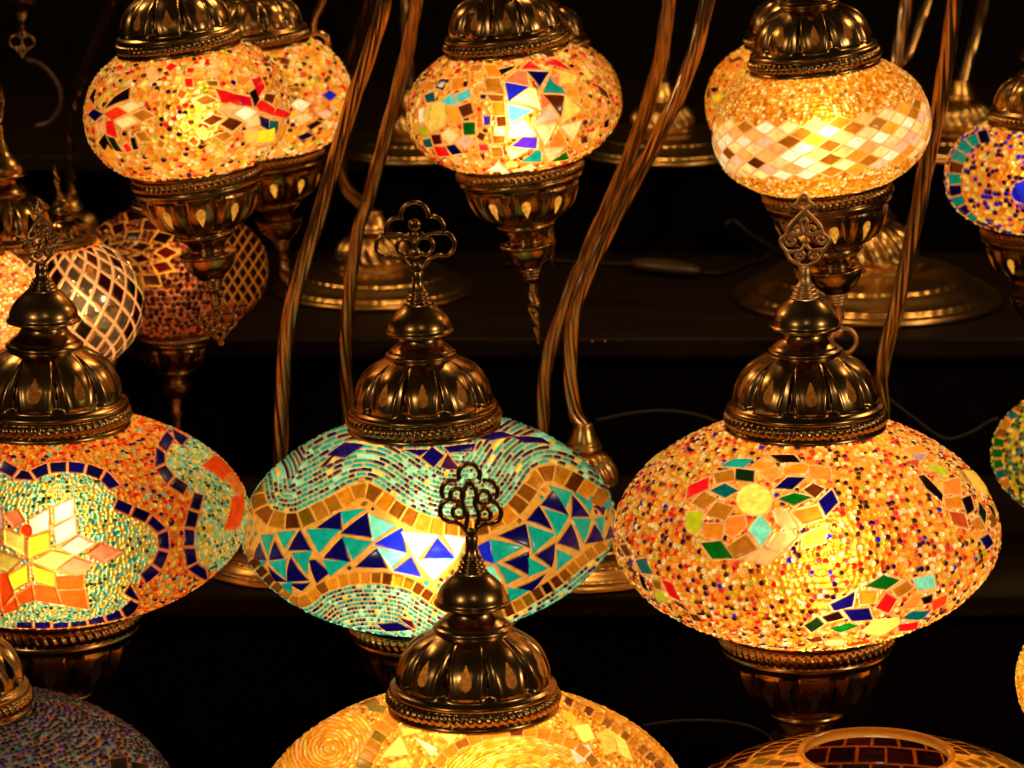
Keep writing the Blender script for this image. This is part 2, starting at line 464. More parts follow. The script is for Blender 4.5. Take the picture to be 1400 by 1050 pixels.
class Globe:
    def __init__(s, ctr, rot, a, ht, hb, rt, rb, sc, res=1.5, p=2.0, grout=(235, 160, 80), back=7.0, edge=None):
        """a, ht, hb, rt, rb in photo pixels: equator radius, heights and radii of the two openings."""
        s.sc = sc
        Bt = ht / (1 - (rt / a) ** p) ** (1 / p); Bb = hb / (1 - (rb / a) ** p) ** (1 / p)
        z = np.linspace(-hb, ht, 1500)
        r = a * np.clip(1 - np.abs(np.where(z > 0, z / Bt, z / Bb)) ** p, 0, 1) ** (1 / p)
        pr, arc_ = resample(np.stack([r, z], 1), res)
        half = math.radians(105)
        f = np.linspace(-half, half, int(2 * half * a / res))
        b = np.linspace(half, 2 * PI - half, max(8, int((2 * PI - 2 * half) * a / back)))[1:-1]
        phi = np.r_[f, b]
        s.nr, s.nc = len(pr), len(phi)
        s.res = res
        S, T = np.meshgrid(arc_ - arc_[-1] / 2, phi, indexing='ij')
        R = np.repeat(pr[:, :1], s.nc, 1); Z = np.repeat(pr[:, 1:], s.nc, 1)
        dr = np.gradient(pr[:, 0]); dz = np.gradient(pr[:, 1]); l = np.hypot(dr, dz)
        nr_ = np.repeat((dz / l)[:, None], s.nc, 1); nz = np.repeat((-dr / l)[:, None], s.nc, 1)
        s.P = np.stack([R * np.sin(T), -R * np.cos(T), Z], -1).reshape(-1, 3)          # pixels units
        s.N = np.stack([nr_ * np.sin(T), -nr_ * np.cos(T), nz], -1).reshape(-1, 3)
        s.S, s.T, s.R = S.ravel(), T.ravel(), R.ravel()
        s.T = (s.T + PI) % (2 * PI) - PI
        M = np.array(rot)
        W = (s.P * sc) @ M.T + np.asarray(ctr)
        s.px, s.py = project(W)
        Nw = s.N @ M.T
        vd = W - CAM
        s.front = np.einsum('ij,ij->i', Nw, vd) < 0
        s.fi = np.nonzero(s.front)[0]
        n = len(s.P)
        g = lin(grout)
        s.col = np.ones((n, 3)) * g
        s.grout = g
        s.edge = lin(edge) if edge else None
        s.mir = np.zeros(n)
        s.h = np.zeros(n)
        s.free = np.ones(n, bool)

    def lift(s, x, y):
        d = (s.px[s.fi] - x) ** 2 + (s.py[s.fi] - y) ** 2
        k = np.argpartition(d, 4)[:4]
        w = 1 / (d[k] + .05); w /= w.sum()
        return (s.P[s.fi[k]] * w[:, None]).sum(0), (s.N[s.fi[k]] * w[:, None]).sum(0)

    def poly(s, pts, c, shrink=-.2, high=1.6, gap=1.4, mir=0, jit=.1, disc=False, tilt=.25):
        """one convex tile whose corners sit on the surface under the given photo points."""
        L = [s.lift(x, y) for x, y in pts]
        s.poly3([l[0] for l in L], sum(l[1] for l in L), c, shrink, high, gap, mir, jit, tilt)

    def poly3(s, V, n, c, shrink=.6, high=1.6, gap=1.6, mir=0, jit=.1, tilt=.25, only_free=False):
        V = np.array(V); n = np.asarray(n) / np.linalg.norm(n)
        ctr = V.mean(0)
        e1 = np.cross([0, 0, 1.0], n)
        if np.linalg.norm(e1) < 1e-3: e1 = np.array([1.0, 0, 0])
        e1 /= np.linalg.norm(e1); e2 = np.cross(n, e1)
        q = np.stack([(V - ctr) @ e1, (V - ctr) @ e2], 1)
        if (np.roll(q[:, 0], -1) * q[:, 1] - q[:, 0] * np.roll(q[:, 1], -1)).sum() > 0: q = q[::-1]
        rad = np.linalg.norm(q, axis=1).max() + 4
        D = s.P - ctr
        k = np.nonzero((np.abs(D) < rad * 1.3 + 3).all(1))[0]
        k = k[(D[k] * n).sum(1) > -rad * .9]
        if len(k) == 0: return
        x = D[k] @ e1; y = D[k] @ e2
        d = np.full(len(k), -1e9)
        for i in range(len(q)):
            a, b = q[i], q[(i + 1) % len(q)]
            t = b - a; ll = np.linalg.norm(t)
            if ll < .3: continue
            d = np.maximum(d, ((y - a[1]) * -t[0] + (x - a[0]) * t[1]) / ll)
        d = d + shrink
        if only_free and not s.free[k[d < .6]].all(): return False
        if s.edge is not None:                                  # grout squeezed up round the tile
            e = k[(d < 2.4) & s.free[k]]
            s.col[e] = s.edge * rng.uniform(.9, 1.05); s.h[e] = np.maximum(s.h[e], .35)
            s.free[e] = False
        col = LINC[c] if isinstance(c, str) else np.asarray(c)
        col = np.clip(col * (1 + rng.uniform(-jit, jit)), 0, 1)
        al = np.clip(.5 - d / (s.res * .9), 0, 1)
        s.col[k] = s.col[k] * (1 - al[:, None]) + col * al[:, None]
        s.mir[k] = s.mir[k] * (1 - al) + mir * al
        tx, ty = rng.uniform(-tilt, tilt, 2)
        hh = high * np.clip(.5 - d / 1.6, 0, 1) * np.clip(1 + (tx * x + ty * y) / max(rad, 1), .4, 1.8)
        s.h[k] = np.maximum(s.h[k] * (1 - al), hh)
        s.free[k[d < gap]] = False

    def disc(s, x, y, r, c, high=2.6, ry=None):
        a = np.linspace(0, 2 * PI, 15)[:-1]
        s.poly([(x + r * math.cos(t), y - (ry or r) * math.sin(t)) for t in a], c, high=high)

    def tiles(s, text, sx, ox, oy, **k):
        """'colour x,y x,y ...; ...' with crop scale sx and crop origin ox, oy."""
        for row in text.split(';'):
            w = row.split()
            if not w: continue
            pts = [tuple(float(v) for v in p.split(',')) for p in w[1:]]
            s.poly([(x / sx + ox, y / sx + oy) for x, y in pts], w[0], **k)

    def strip(s, line, width, step, colors, fill=.86, **k):
        """a row of square tiles along a line."""
        P, _ = resample(catmull(line, 8), step / 8)
        T = np.gradient(P, axis=0); T /= np.linalg.norm(T, axis=1)[:, None]
        Nn = np.stack([-T[:, 1], T[:, 0]], 1)
        for i in range(0, len(P) - 8, 8):
            j = int(round(i + 8 * fill))
            w = width / 2 * rng.uniform(.88, 1.08)
            s.poly([P[i] + Nn[i] * w, P[j] + Nn[j] * w, P[j] - Nn[j] * w, P[i] - Nn[i] * w], colors[rng.integers(len(colors))], **k)

    def chips(s, n, size, palette, where=None, seed=0):
        """irregular four-cornered chips scattered where nothing is set yet, front side."""
        k = s.fi[s.free[s.fi]] if where is None else s.fi[(s.free & where)[s.fi]]
        done = 0
        for q in rng.permutation(k)[:n * 6]:
            if done >= n: break
            if not s.free[q]: continue
            ctr, nn = s.P[q], s.N[q]
            e1 = np.cross([0, 0, 1.0], nn); e1 /= np.linalg.norm(e1) + 1e-9; e2 = np.cross(nn, e1)
            r = size * rng.uniform(.7, 1.2); a0 = rng.uniform(0, PI)
            V = [ctr + r * rng.uniform(.8, 1.1) * (math.cos(a0 + j * PI / 2 + d) * e1 + math.sin(a0 + j * PI / 2 + d) * e2) for j, d in enumerate(rng.uniform(-.25, .25, 4))]
            if s.poly3(V, nn, palette[rng.integers(len(palette))], shrink=.2, gap=1.2, only_free=True) is not False: done += 1

    def inside(s, poly, only_front=True):
        poly = np.asarray(poly, float)
        x, y = s.px, s.py
        c = np.zeros(len(x), bool)
        j = len(poly) - 1
        for i in range(len(poly)):
            xi, yi = poly[i]; xj, yj = poly[j]
            if yi != yj:
                c ^= ((yi > y) != (yj > y)) & (x < (xj - xi) * (y - yi) / (yj - yi) + xi)
            j = i
        return c & s.front

    def beads(s, d, palette, weights=None, where=None, high=.55, hole=.5, rad=.46, stretch=1.0, jit=.12, seed=1, grout=None, mirror=0.):
        """a field of seed beads on a jittered lattice (d: pitch) wherever nothing is set yet."""
        m = s.free if where is None else (s.free & where)
        k = np.nonzero(m)[0]
        if len(k) == 0: return
        if grout is not None: s.col[k] = lin(grout)
        smin = s.S.min()
        row = np.floor((s.S[k] - smin) / d).astype(int)
        rows = np.arange(row.max() + 3)
        rs = np.interp(rows * d + smin + d / 2, s.S.reshape(s.nr, s.nc)[:, 0], s.R.reshape(s.nr, s.nc)[:, 0])
        cnt = np.maximum(6, np.round(2 * PI * rs / (d * stretch)).astype(int))
        best = np.full(len(k), 1e9); bid = np.zeros(len(k), np.int64); ang = np.zeros(len(k))
        for dr in (-1, 0, 1):
            rr = np.clip(row + dr, 0, len(rows) - 1)
            n = cnt[rr]
            off = ((rr * 7919 + seed * 31) % 97) / 97.0
            cc = np.floor((s.T[k] + PI) / (2 * PI) * n - off).astype(int)
            for dc in (-1, 0, 1):
                ci = (cc + dc) % n
                hsh = (rr.astype(np.int64) * 73856093) ^ (ci.astype(np.int64) * 19349663) ^ (seed * 83492791)
                u1 = ((hsh * 2654435761) % 100003) / 100003.0; u2 = ((hsh * 40503 + 12345) % 100019) / 100019.0
                tc = (ci + off + .5 + (u1 - .5) * .5) / n * 2 * PI - PI
                yc = rr * d + smin + d / 2 + (u2 - .5) * d * .5
                dx = ((s.T[k] - tc + PI) % (2 * PI) - PI) * s.R[k] / stretch; dy = s.S[k] - yc
                q = np.hypot(dx, dy)
                b = q < best
                best[b] = q[b]; bid[b] = hsh[b]
        u = ((bid * 7368787 + 977) % 100043) / 100043.0
        u2 = ((bid * 104729 + 31) % 100057) / 100057.0
        u3 = ((bid * 15485863 + 77) % 100069) / 100069.0
        cols = np.array([LINC[c] for c in palette])
        w = np.ones(len(palette)) if weights is None else np.asarray(weights, float)
        idx = np.searchsorted(np.cumsum(w) / w.sum(), u).clip(0, len(palette) - 1)
        c = cols[idx] * (1 + (u2[:, None] - .5) * 2 * jit)
        r = d * rad * (.85 + .3 * u3)
        t = best / r
        al = np.clip(.5 - (best - r) / (s.res * .9), 0, 1)
        isring = (u2 < hole) & (d > 4 * s.res)
        hol = np.where(isring, np.exp(-(best / (d * .16)) ** 2), 0)
        c = c * (1 - .55 * hol[:, None])
        s.col[k] = s.col[k] * (1 - al[:, None]) + np.clip(c, 0, 1) * al[:, None]
        s.mir[k] = np.maximum(s.mir[k], mirror * al)
        dome = np.sqrt(np.clip(1 - t ** 2, 0, 1)) * (1 - .8 * hol)
        s.h[k] = np.maximum(s.h[k], d * high * dome)
        s.free[k] = False

    def rows(s, w, t, where, pitch, length, palette, weights, grout=None, high=.4, jit=.15, seed=3):
        """bugle beads laid end to end in rows; w: distance across rows, t: distance along."""
        k = np.nonzero(where & s.free)[0]
        if len(k) == 0: return
        if grout is not None: s.col[k] = lin(grout)
        r = np.floor(w[k] / pitch).astype(np.int64)
        off = ((r * 7919) % 97) / 97.0
        u = t[k] / length + off
        j = np.floor(u).astype(np.int64)
        hsh = np.abs((r * 73856093) ^ (j * 19349663) ^ (seed * 83492791))
        u1 = ((hsh * 7368787 + 977) % 100043) / 100043.0; u2 = ((hsh * 104729 + 31) % 100057) / 100057.0
        cols = np.array([LINC[c] for c in palette])
        wt = np.asarray(weights, float)
        idx = np.searchsorted(np.cumsum(wt) / wt.sum(), u1).clip(0, len(palette) - 1)
        c = cols[idx] * (1 + (u2[:, None] - .5) * 2 * jit)
        dy = np.abs(w[k] / pitch - r - .5); dx = np.abs(u - j - .5)
        al = np.clip((.36 - dy) * pitch / s.res + .5, 0, 1) * np.clip((.44 - dx) * length / s.res + .5, 0, 1)
        s.col[k] = s.col[k] * (1 - al[:, None]) + np.clip(c, 0, 1) * al[:, None]
        s.h[k] = np.maximum(s.h[k], pitch * high * al * np.sqrt(np.clip(1 - (dy * 2) ** 2, 0, 1)))
        s.free[k] = False

    def near(s, line, step=2.0):
        """distance to a line of photo points and the length along it, for front vertices."""
        P, sl = resample(catmull(line, 10), step)
        w = np.full(len(s.px), 1e6); t = np.zeros(len(s.px)); sg = np.zeros(len(s.px))
        k = s.fi
        T = np.gradient(P, axis=0)
        for c0 in range(0, len(k), 20000):
            kk = k[c0:c0 + 20000]
            d2 = (s.px[kk][:, None] - P[:, 0]) ** 2 + (s.py[kk][:, None] - P[:, 1]) ** 2
            j = d2.argmin(1)
            w[kk] = np.sqrt(d2[np.arange(len(kk)), j]); t[kk] = sl[j]
            sg[kk] = np.sign(T[j, 0] * (s.py[kk] - P[j, 1]) - T[j, 1] * (s.px[kk] - P[j, 0]))
        return w, t, sg

    def diamonds(s, dx, dz, colors, weights, smin=-1e9, smax=1e9, mir=0, where=None, shrink=.7, high=1.3, skew=0., jit=.12, lo=-1.8, hi=1.8, square=False):
        """a lattice of diamond tiles between two heights along the profile."""
        a = s.R.max()
        nphi = max(6, int(round(2 * PI * a / dx)))
        Sg = s.S.reshape(s.nr, s.nc)[:, 0]; Rg = s.R.reshape(s.nr, s.nc)[:, 0]; Zg = s.P[:, 2].reshape(s.nr, s.nc)[:, 0]
        w = np.asarray(weights, float); w = w / w.sum()

        def pt(ph, ss):
            r = np.interp(ss, Sg, Rg); z = np.interp(ss, Sg, Zg)
            return np.array([r * math.sin(ph), -r * math.cos(ph), z])
        kmin, kmax = int(math.floor(max(smin, Sg[0]) / dz)), int(math.ceil(min(smax, Sg[-1]) / dz))
        for kk in range(kmin, kmax + 1):
            for i in range(nphi):
                ph = (i + .5 * (kk % 2)) * 2 * PI / nphi
                ph = (ph + PI) % (2 * PI) - PI
                if ph < lo or ph > hi: continue
                s0 = kk * dz
                if s0 < smin or s0 > smax or s0 < Sg[0] or s0 > Sg[-1]: continue
                hp = PI / nphi
                V = [pt(ph - hp, s0 - skew * dz), pt(ph, s0 + dz), pt(ph + hp, s0 + skew * dz), pt(ph, s0 - dz)]
                if square: V = [pt(ph - hp, s0 - dz / 2), pt(ph - hp, s0 + dz / 2), pt(ph + hp, s0 + dz / 2), pt(ph + hp, s0 - dz / 2)]
                c3 = pt(ph, s0)
                if where is not None:
                    q = np.argmin(((s.P - c3) ** 2).sum(1))
                    if not where[q]: continue
                n = np.array([math.sin(ph), -math.cos(ph), 0]) * 1.0 + np.array([0, 0, c3[2] / max(a, 1)])
                s.poly3(V, n, colors[rng.choice(len(colors), p=w)], shrink=shrink, high=high, mir=mir, jit=jit, gap=.6, tilt=.4)

    def mesh(s, name):
        co = (s.P + s.N * s.h[:, None]) * s.sc
        # the glass turns in a little at both openings
        me = mesh_np(name, co, grid_faces(s.nr, s.nc))
        at_ = me.color_attributes.new('tile', 'FLOAT_COLOR', 'POINT')
        at_.data.foreach_set('color', np.concatenate([np.clip(s.col, 0, 1) ** 1.25, s.mir[:, None]], 1).astype(np.float32).ravel())
        return me


WARM = ['honey', 'straw', 'orange', 'gold', 'peach']


def pat_bead_flowers(g):                 # big lamp of many-coloured beads with diamond flowers
    A = """teal 580,345 640,310 740,310 690,350; amber 720,350 790,300 850,320 800,365; black 815,290 930,290 960,325 860,328;
    amber 880,350 960,330 1000,340 985,375 885,385; orange 1000,340 1100,350 1105,410 1010,400; gold 545,380 640,360 645,410 560,425;
    dgreen 652,355 740,365 738,420 650,410; orange 765,375 840,345 870,380 820,420; navy 835,450 900,395 985,397 920,455;
    red 415,500 425,440 525,395 520,450; dteal 530,460 600,425 665,460 600,495; gold 440,520 500,465 560,500 500,550;
    brown 975,455 1020,425 1075,450 1030,495; green 850,500 930,470 1015,490 930,530; navy 1045,510 1110,455 1140,515 1080,580;
    lime 415,565 490,560 495,600 465,670 420,640; amber 500,620 590,620 585,690 500,680; orange 610,590 690,580 700,630 640,680 600,660;
    mint 715,645 770,575 825,645 775,725; peach 830,560 900,550 955,640 900,650 850,610; gold 915,560 1040,530 1070,590 970,620;
    green 485,710 580,700 640,780 540,785; gold 610,730 700,670 755,740 650,785; peach 840,665 920,650 950,680 880,750 800,720;
    yellow 975,670 1085,625 1075,705 965,735; peach 705,785 770,735 880,755 800,810; gold 510,575 560,515 640,540 600,600;
    brown 100,720 130,715 155,765 130,770; dteal 175,790 225,780 255,855 205,850; black 190,850 215,870 240,940 210,920;
    red 300,880 350,900 400,990 340,960; lime 265,950 310,940 325,980 280,985; brown 345,980 400,1000 435,1040; olive 255,880 290,890 300,930 265,920;
    brown 430,1040 470,1050 500,1085 450,1075"""
    g.tiles(A, 3.5, 820, 540)
    g.disc(1032, 684, 24, 'lemon', ry=21)
    g.tiles("lemon 185,960 240,985 330,1040 300,1055 220,1020; straw 205,330 250,280 320,272 290,315", 3.5, 820, 540, high=5)
    B = """green 640,915 730,860 805,885 740,930; navy 470,1000 590,940 580,1010 490,1030; amber 610,935 700,940 690,990 620,1000;
    red 690,1015 740,945 790,975 750,1040; gold 770,930 840,890 870,920 800,965; mint 870,880 960,860 975,920 890,930;
    orange 800,1020 870,960 910,950 890,1010; black 905,970 960,950 960,990 920,1000; flame 955,985 1030,950 1020,1000 960,1030;
    orange 820,265 900,245 940,270 870,290; terra 835,320 900,310 890,355; grey 850,290 930,285 900,322; terra 940,290 1040,330 1090,340 1000,320;
    lime 935,345 990,340 1050,380 1000,385; gold 910,360 980,385 1000,400 920,375; black 893,390 920,385 1010,480 1005,515 930,450;
    orange 1010,420 1090,400 1095,475 1015,475; amber 1020,500 1095,490 1100,540 1025,545; terra 1040,560 1110,570 1130,640 1060,620;
    black 1100,500 1140,480 1160,550 1125,575; dgreen 1180,510 1215,560 1210,620 1180,570; gold 1140,610 1180,585 1210,640 1170,650;
    navy 1185,690 1225,665 1250,710 1215,740; bronze 1225,590 1250,560 1265,620 1240,640; black 1230,520 1250,545 1262,590 1240,560;
    orange 1170,700 1190,660 1180,640 1150,665"""
    g.tiles(B, 3.5, 1000, 540)
    g.tiles("straw 1090,370 1160,380 1220,450 1210,490 1140,440", 3.5, 1000, 540, high=5)
    C = """navy 770,210 860,205 875,245 800,250; dgreen 635,265 680,235 705,260 660,290; black 695,235 755,215 775,240 715,255;
    green 720,275 790,255 825,265 760,290; dteal 975,240 1010,215 1075,212 1040,245; red 960,262 1030,250 1025,275 965,285;
    lemon 830,285 880,245 960,235 965,260 900,300; brown 640,310 690,302 700,318 660,324; flame 780,325 860,312 865,325 790,338; peach 710,318 770,312 775,332 715,335"""
    g.tiles(C, 2.545, 850, 750)
    g.beads(7.9, ['honey', 'straw', 'orange', 'peach', 'rose', 'red', 'purple', 'navy', 'dgreen', 'brown', 'terra', 'lime', 'blue', 'cream'],
            [20, 26, 9, 9, 5, 4, 5, 3, 2, 4, 4, 2, 1, 13], hole=.7, grout=(218, 140, 38))


def pat_triangles(g):                    # navy and turquoise triangles in a wavy band; white ones paint the bulb's hot spot
    A = """navy 305,400 385,345 388,408; navy 390,420 480,350 497,435; blue 510,460 605,405 620,490; blue 690,510 735,440 795,510;
    navy 445,540 520,475 550,545; blue 580,555 640,510 672,575; navy 328,508 395,435 418,520; navy 200,480 240,410 278,480;
    navy 195,592 207,508 268,587; navy 275,520 295,517 345,560 300,597; navy 75,510 95,455 118,515; navy 130,515 150,450 180,510;
    navy 125,540 190,592 150,590; navy 200,600 270,600 245,625; blue 880,470 918,450 938,527 900,515; navy 960,430 1050,390 1065,470;
    navy 1060,375 1100,325 1145,405; navy 1110,320 1150,270 1205,355; navy 1220,360 1220,285 1280,360; navy 980,525 1062,490 1060,565;
    navy 1090,500 1155,460 1145,540; navy 1170,455 1215,390 1245,480; navy 1270,455 1300,390 1330,445; navy 1025,615 1120,570 1075,625;
    navy 945,660 990,640 985,680; navy 1300,325 1345,312 1330,352; navy 1340,440 1355,395 1365,430;
    teal 390,345 470,335 397,388; teal 265,408 380,410 310,490; teal 395,435 495,455 430,515; mint 490,355 580,395 505,445;
    teal 160,420 220,415 185,475; teal 212,495 280,485 265,565; teal 325,518 410,525 350,572; mint 520,475 620,495 570,545;
    white 610,420 730,430 660,510; mint 665,520 790,515 720,585; teal 130,525 190,515 190,585; teal 165,605 210,595 210,640;
    teal 100,430 145,425 125,500; teal 75,520 115,520 95,545; teal 925,445 1040,470 940,525; teal 1060,395 1155,425 1080,490;
    teal 1120,335 1205,360 1165,430; teal 1140,250 1215,275 1195,330; teal 1225,275 1290,285 1285,345; teal 1220,370 1285,370 1260,455;
    teal 1300,370 1335,365 1325,430; teal 950,530 1035,575 985,600; teal 1063,510 1130,545 1063,573; teal 1165,480 1220,505 1165,550;
    teal 990,615 1060,625 995,665; teal 1310,305 1365,298 1350,342; white 760,430 830,440 800,505; mint 860,560 930,540 960,590 900,640;
    purple 300,185 345,150 410,95 330,180; navy 340,140 400,95 470,105 400,150; navy 620,122 700,122 670,142; navy 680,150 715,112 755,142 720,182;
    purple 750,182 772,140 812,190 770,190; navy 760,112 870,100 860,125 780,130; navy 880,70 960,55 1010,72 930,85; navy 1010,75 1110,80 1140,100 1050,95;
    navy 520,745 590,740 640,765 550,770; purple 600,725 640,735 650,760"""
    g.tiles(A, 2.6415, 320, 570, shrink=-1.1, gap=2.0)
    o = lambda L: [(x / 2.6415 + 320, y / 2.6415 + 570) for x, y in L]
    top = o([(75, 230), (90, 310), (130, 365), (220, 378), (300, 345), (370, 310), (430, 275), (485, 268), (550, 310), (620, 355), (700, 390), (790, 402),
             (870, 400), (940, 385), (1000, 345), (1050, 285), (1100, 215), (1160, 205), (1240, 245), (1310, 290), (1350, 310)])
    bot = o([(45, 480), (100, 560), (200, 655), (260, 660), (320, 615), (400, 588), (480, 580), (560, 585), (640, 605), (710, 650), (800, 700), (900, 720),
             (1000, 690), (1090, 640), (1180, 580), (1250, 520), (1310, 475), (1360, 440)])
    gold = ['gold', 'bronze', 'gold', 'amber', 'olive', 'brown']
    g.strip(top, 22, 20, gold, .9, shrink=.4, gap=1, mir=.3)
    g.strip(bot, 15, 15, gold + ['brown', 'black'], .85, shrink=.5, gap=1, mir=.2)
    wt, tt, st = g.near(top); wb, tb, sb = g.near(bot)
    above = (st < 0) & (wt > 12.5); below = (sb > 0) & (wb > 9)
    g.chips(70, 5.5, ['gold', 'teal', 'bronze', 'teal', 'navy', 'bronze'], where=~above & ~below)
    pal = ['teal', 'mint', 'dteal', 'purple', 'navy', 'straw']; wts = [40, 12, 8, 14, 18, 5]
    g.rows(wt - 12.5, tt, above & g.front, 6.2, 8.5, pal, wts, grout=(205, 185, 110))
    g.rows(wb - 9, tb, below & g.front, 5.6, 7.0, pal, wts, grout=(220, 195, 120))
    g.free[g.front] = False
    g.beads(7, ['teal', 'mint', 'navy'], [5, 3, 2], grout=(220, 180, 100))


def pat_star(g):                         # orange star on pale green scallops edged with blue squares
    A = """lemon 22,605 20,535 115,570 115,655; yellow 135,575 220,550 218,625 132,665; lemon 150,680 230,632 325,655 245,715;
    yellow 145,695 245,735 243,790 160,765; yellow 38,740 125,695 130,770 65,805; lemon 0,640 100,670 40,725 -40,700;
    pink 132,495 222,445 222,535 150,560; pink 243,440 328,400 330,475 250,510; pink 240,530 335,480 340,560 255,605;
    pink 270,620 350,565 420,600 340,650; salmon 20,480 80,450 108,500 60,530; salmon 390,645 450,600 540,640 460,685;
    salmon 250,715 330,660 420,690 350,745; dorange 250,750 375,740 370,800 260,800; dorange 265,812 380,805 395,890 280,870;
    dorange 150,785 245,795 275,870 160,850; dorange 70,830 140,785 155,850 90,870; dorange 0,740 35,730 60,820 10,890;
    dorange 10,885 65,840 80,890 20,910; dorange -60,770 -10,740 0,880 -50,860; salmon -70,560 10,600 -20,640 -80,620; pink -60,480 10,450 15,530 -40,560"""
    g.tiles(A, 3.28, 0, 560, shrink=-.1, gap=1.5)
    g.disc(118 / 3.28, 545 / 3.28 + 560, 7.5, 'flame')
    D = "dorange 905,258 975,203 1055,268 1000,320; orange 1000,305 1060,268 1112,362 1060,392; dorange 1040,400 1112,372 1078,500 1060,540 1005,530"
    g.tiles(D, 3.28, 0, 560, shrink=-.2)
    o = lambda L: [(x / 3.28, y / 3.28 + 560) for x, y in L]
    s1 = [[(-70, 215), (0, 250), (60, 282), (115, 312), (185, 272), (270, 260), (355, 262), (440, 285), (500, 325), (522, 372), (524, 412)],
          [(520, 425), (600, 460), (665, 490), (725, 545), (735, 620), (700, 705), (645, 755), (565, 790)],
          [(570, 800), (612, 830), (590, 880), (520, 925), (400, 962), (250, 972), (100, 975), (0, 970)]]
    s2 = [[(830, 150), (775, 110), (735, 165), (708, 205), (715, 250), (750, 305), (815, 355), (878, 385)],
          [(890, 380), (870, 450), (852, 510), (845, 580), (848, 665), (872, 715), (920, 735), (985, 705)]]
    for L in s1 + s2:
        g.strip(o(L), 15, 25, ['navy', 'navy', 'dblue'], .84, shrink=.4, gap=1.5)
    in1 = o([(-200, 215), (0, 250), (115, 312), (185, 272), (270, 260), (355, 262), (440, 285), (500, 325), (524, 400), (600, 460), (665, 490), (725, 545),
             (735, 620), (700, 705), (645, 755), (565, 790), (612, 830), (590, 880), (520, 925), (400, 962), (250, 972), (-200, 970)])
    in2 = o([(860, 120), (830, 150), (740, 165), (715, 250), (750, 305), (815, 355), (885, 390), (852, 510), (845, 580), (848, 665), (872, 715), (920, 735), (985, 705),
             (1020, 760), (920, 850), (1300, 800), (1300, 100)])
    g.beads(6.0, ['mint', 'lemon', 'straw', 'teal', 'dteal', 'cream', 'dgreen'], [30, 20, 14, 10, 4, 14, 3], where=g.inside(in1) | g.inside(in2),
            hole=.5, grout=(200, 190, 90), seed=4)
    g.beads(7.2, ['orange', 'dorange', 'red', 'honey', 'navy', 'straw', 'flame', 'mint'], [22, 7, 12, 24, 7, 22, 5, 4], hole=.45, grout=(228, 140, 48), seed=5)


def pat_chips_red(g):                    # small lantern, red and cream diamonds among beads
    g.tiles("""black 155,310 200,255 275,210 270,265; navy 75,340 105,310 145,335 110,370; flame 150,335 215,300 265,330 190,365;
    cream 220,300 290,275 320,300 265,330; red 160,370 195,365 215,450 165,430; cream 205,370 270,345 305,375 240,405;
    gold 285,340 340,315 385,345 330,370; black 125,470 155,430 195,500 150,505; dgreen 165,440 200,450 240,515 205,510;
    black 275,450 300,445 315,500 290,505; gold 300,430 340,420 370,460 330,465; bronze 585,270 640,245 685,270 630,290;
    red 680,215 760,235 800,295 710,280; crimson 762,240 845,255 855,300 802,295; black 840,235 870,215 890,265 865,305;
    red 850,170 890,155 915,210 885,255; brown 920,240 965,245 950,285 910,270; red 870,295 900,270 965,310 950,340 890,320;
    red 945,340 975,308 1035,335 1015,355; peach 690,310 750,280 790,310 740,345; white 770,335 820,300 880,325 820,365;
    brown 620,370 670,340 720,355 660,390; brown 705,385 750,350 810,375 760,415; navy 890,345 935,360 930,410 895,390;
    dteal 937,365 980,370 970,430 932,410; gold 680,440 735,420 760,440 720,465; cream 820,360 880,340 890,380 830,400;
    yellow 880,420 960,400 960,460 880,470; olive 640,180 690,180 690,200 650,200; orange 780,150 850,160 815,205 785,190;
    honey 980,380 1030,400 1010,480 970,450; honey 170,480 210,530 200,590 150,540; orange 60,290 100,280 110,310 70,330; straw 130,300 200,220 150,240 125,270;
    peach 110,390 150,370 160,420 120,420; lemon 820,420 880,410 870,460 830,470; black 80,260 105,220 115,215 105,290""", 3.5, 100, 60)
    g.chips(70, 7.5, ['honey', 'straw', 'orange', 'amber', 'honey', 'peach', 'gold', 'lemon', 'brown', 'dorange', 'red'])
    g.beads(7.2, ['honey', 'straw', 'cream', 'orange', 'red', 'lime', 'dgreen', 'navy', 'brown', 'lemon', 'peach'],
            [20, 16, 14, 14, 7, 4, 4, 4, 5, 8, 8], hole=.55, grout=(235, 160, 60), seed=8, stretch=1.15)


def pat_chips_blue(g):                   # lantern behind it, cream diamonds and one blue square
    g.tiles("""white 1040,290 1080,265 1135,285 1090,325; cream 1050,350 1110,330 1145,355 1090,385; black 1115,390 1165,365 1190,375 1135,410;
    blue 1190,245 1225,220 1260,245 1225,275; red 1270,205 1290,195 1310,235; green 1030,245 1075,255 1060,270; orange 1180,265 1230,275 1200,305;
    pink 1165,330 1210,315 1240,335 1205,360; honey 1250,290 1300,270 1310,330 1270,350; navy 1070,440 1120,420 1150,435 1090,460; olive 1030,210 1080,210 1090,225 1050,230""", 3.5, 100, 60)
    g.chips(60, 7.5, ['honey', 'straw', 'orange', 'amber', 'honey', 'peach', 'gold', 'lemon', 'brown', 'dorange', 'cream'])
    g.beads(7.2, ['honey', 'straw', 'cream', 'orange', 'red', 'lime', 'dgreen', 'navy', 'brown', 'lemon', 'pink'],
            [20, 16, 16, 14, 6, 4, 4, 5, 4, 8, 10], hole=.55, grout=(240, 175, 70), seed=9, stretch=1.15)


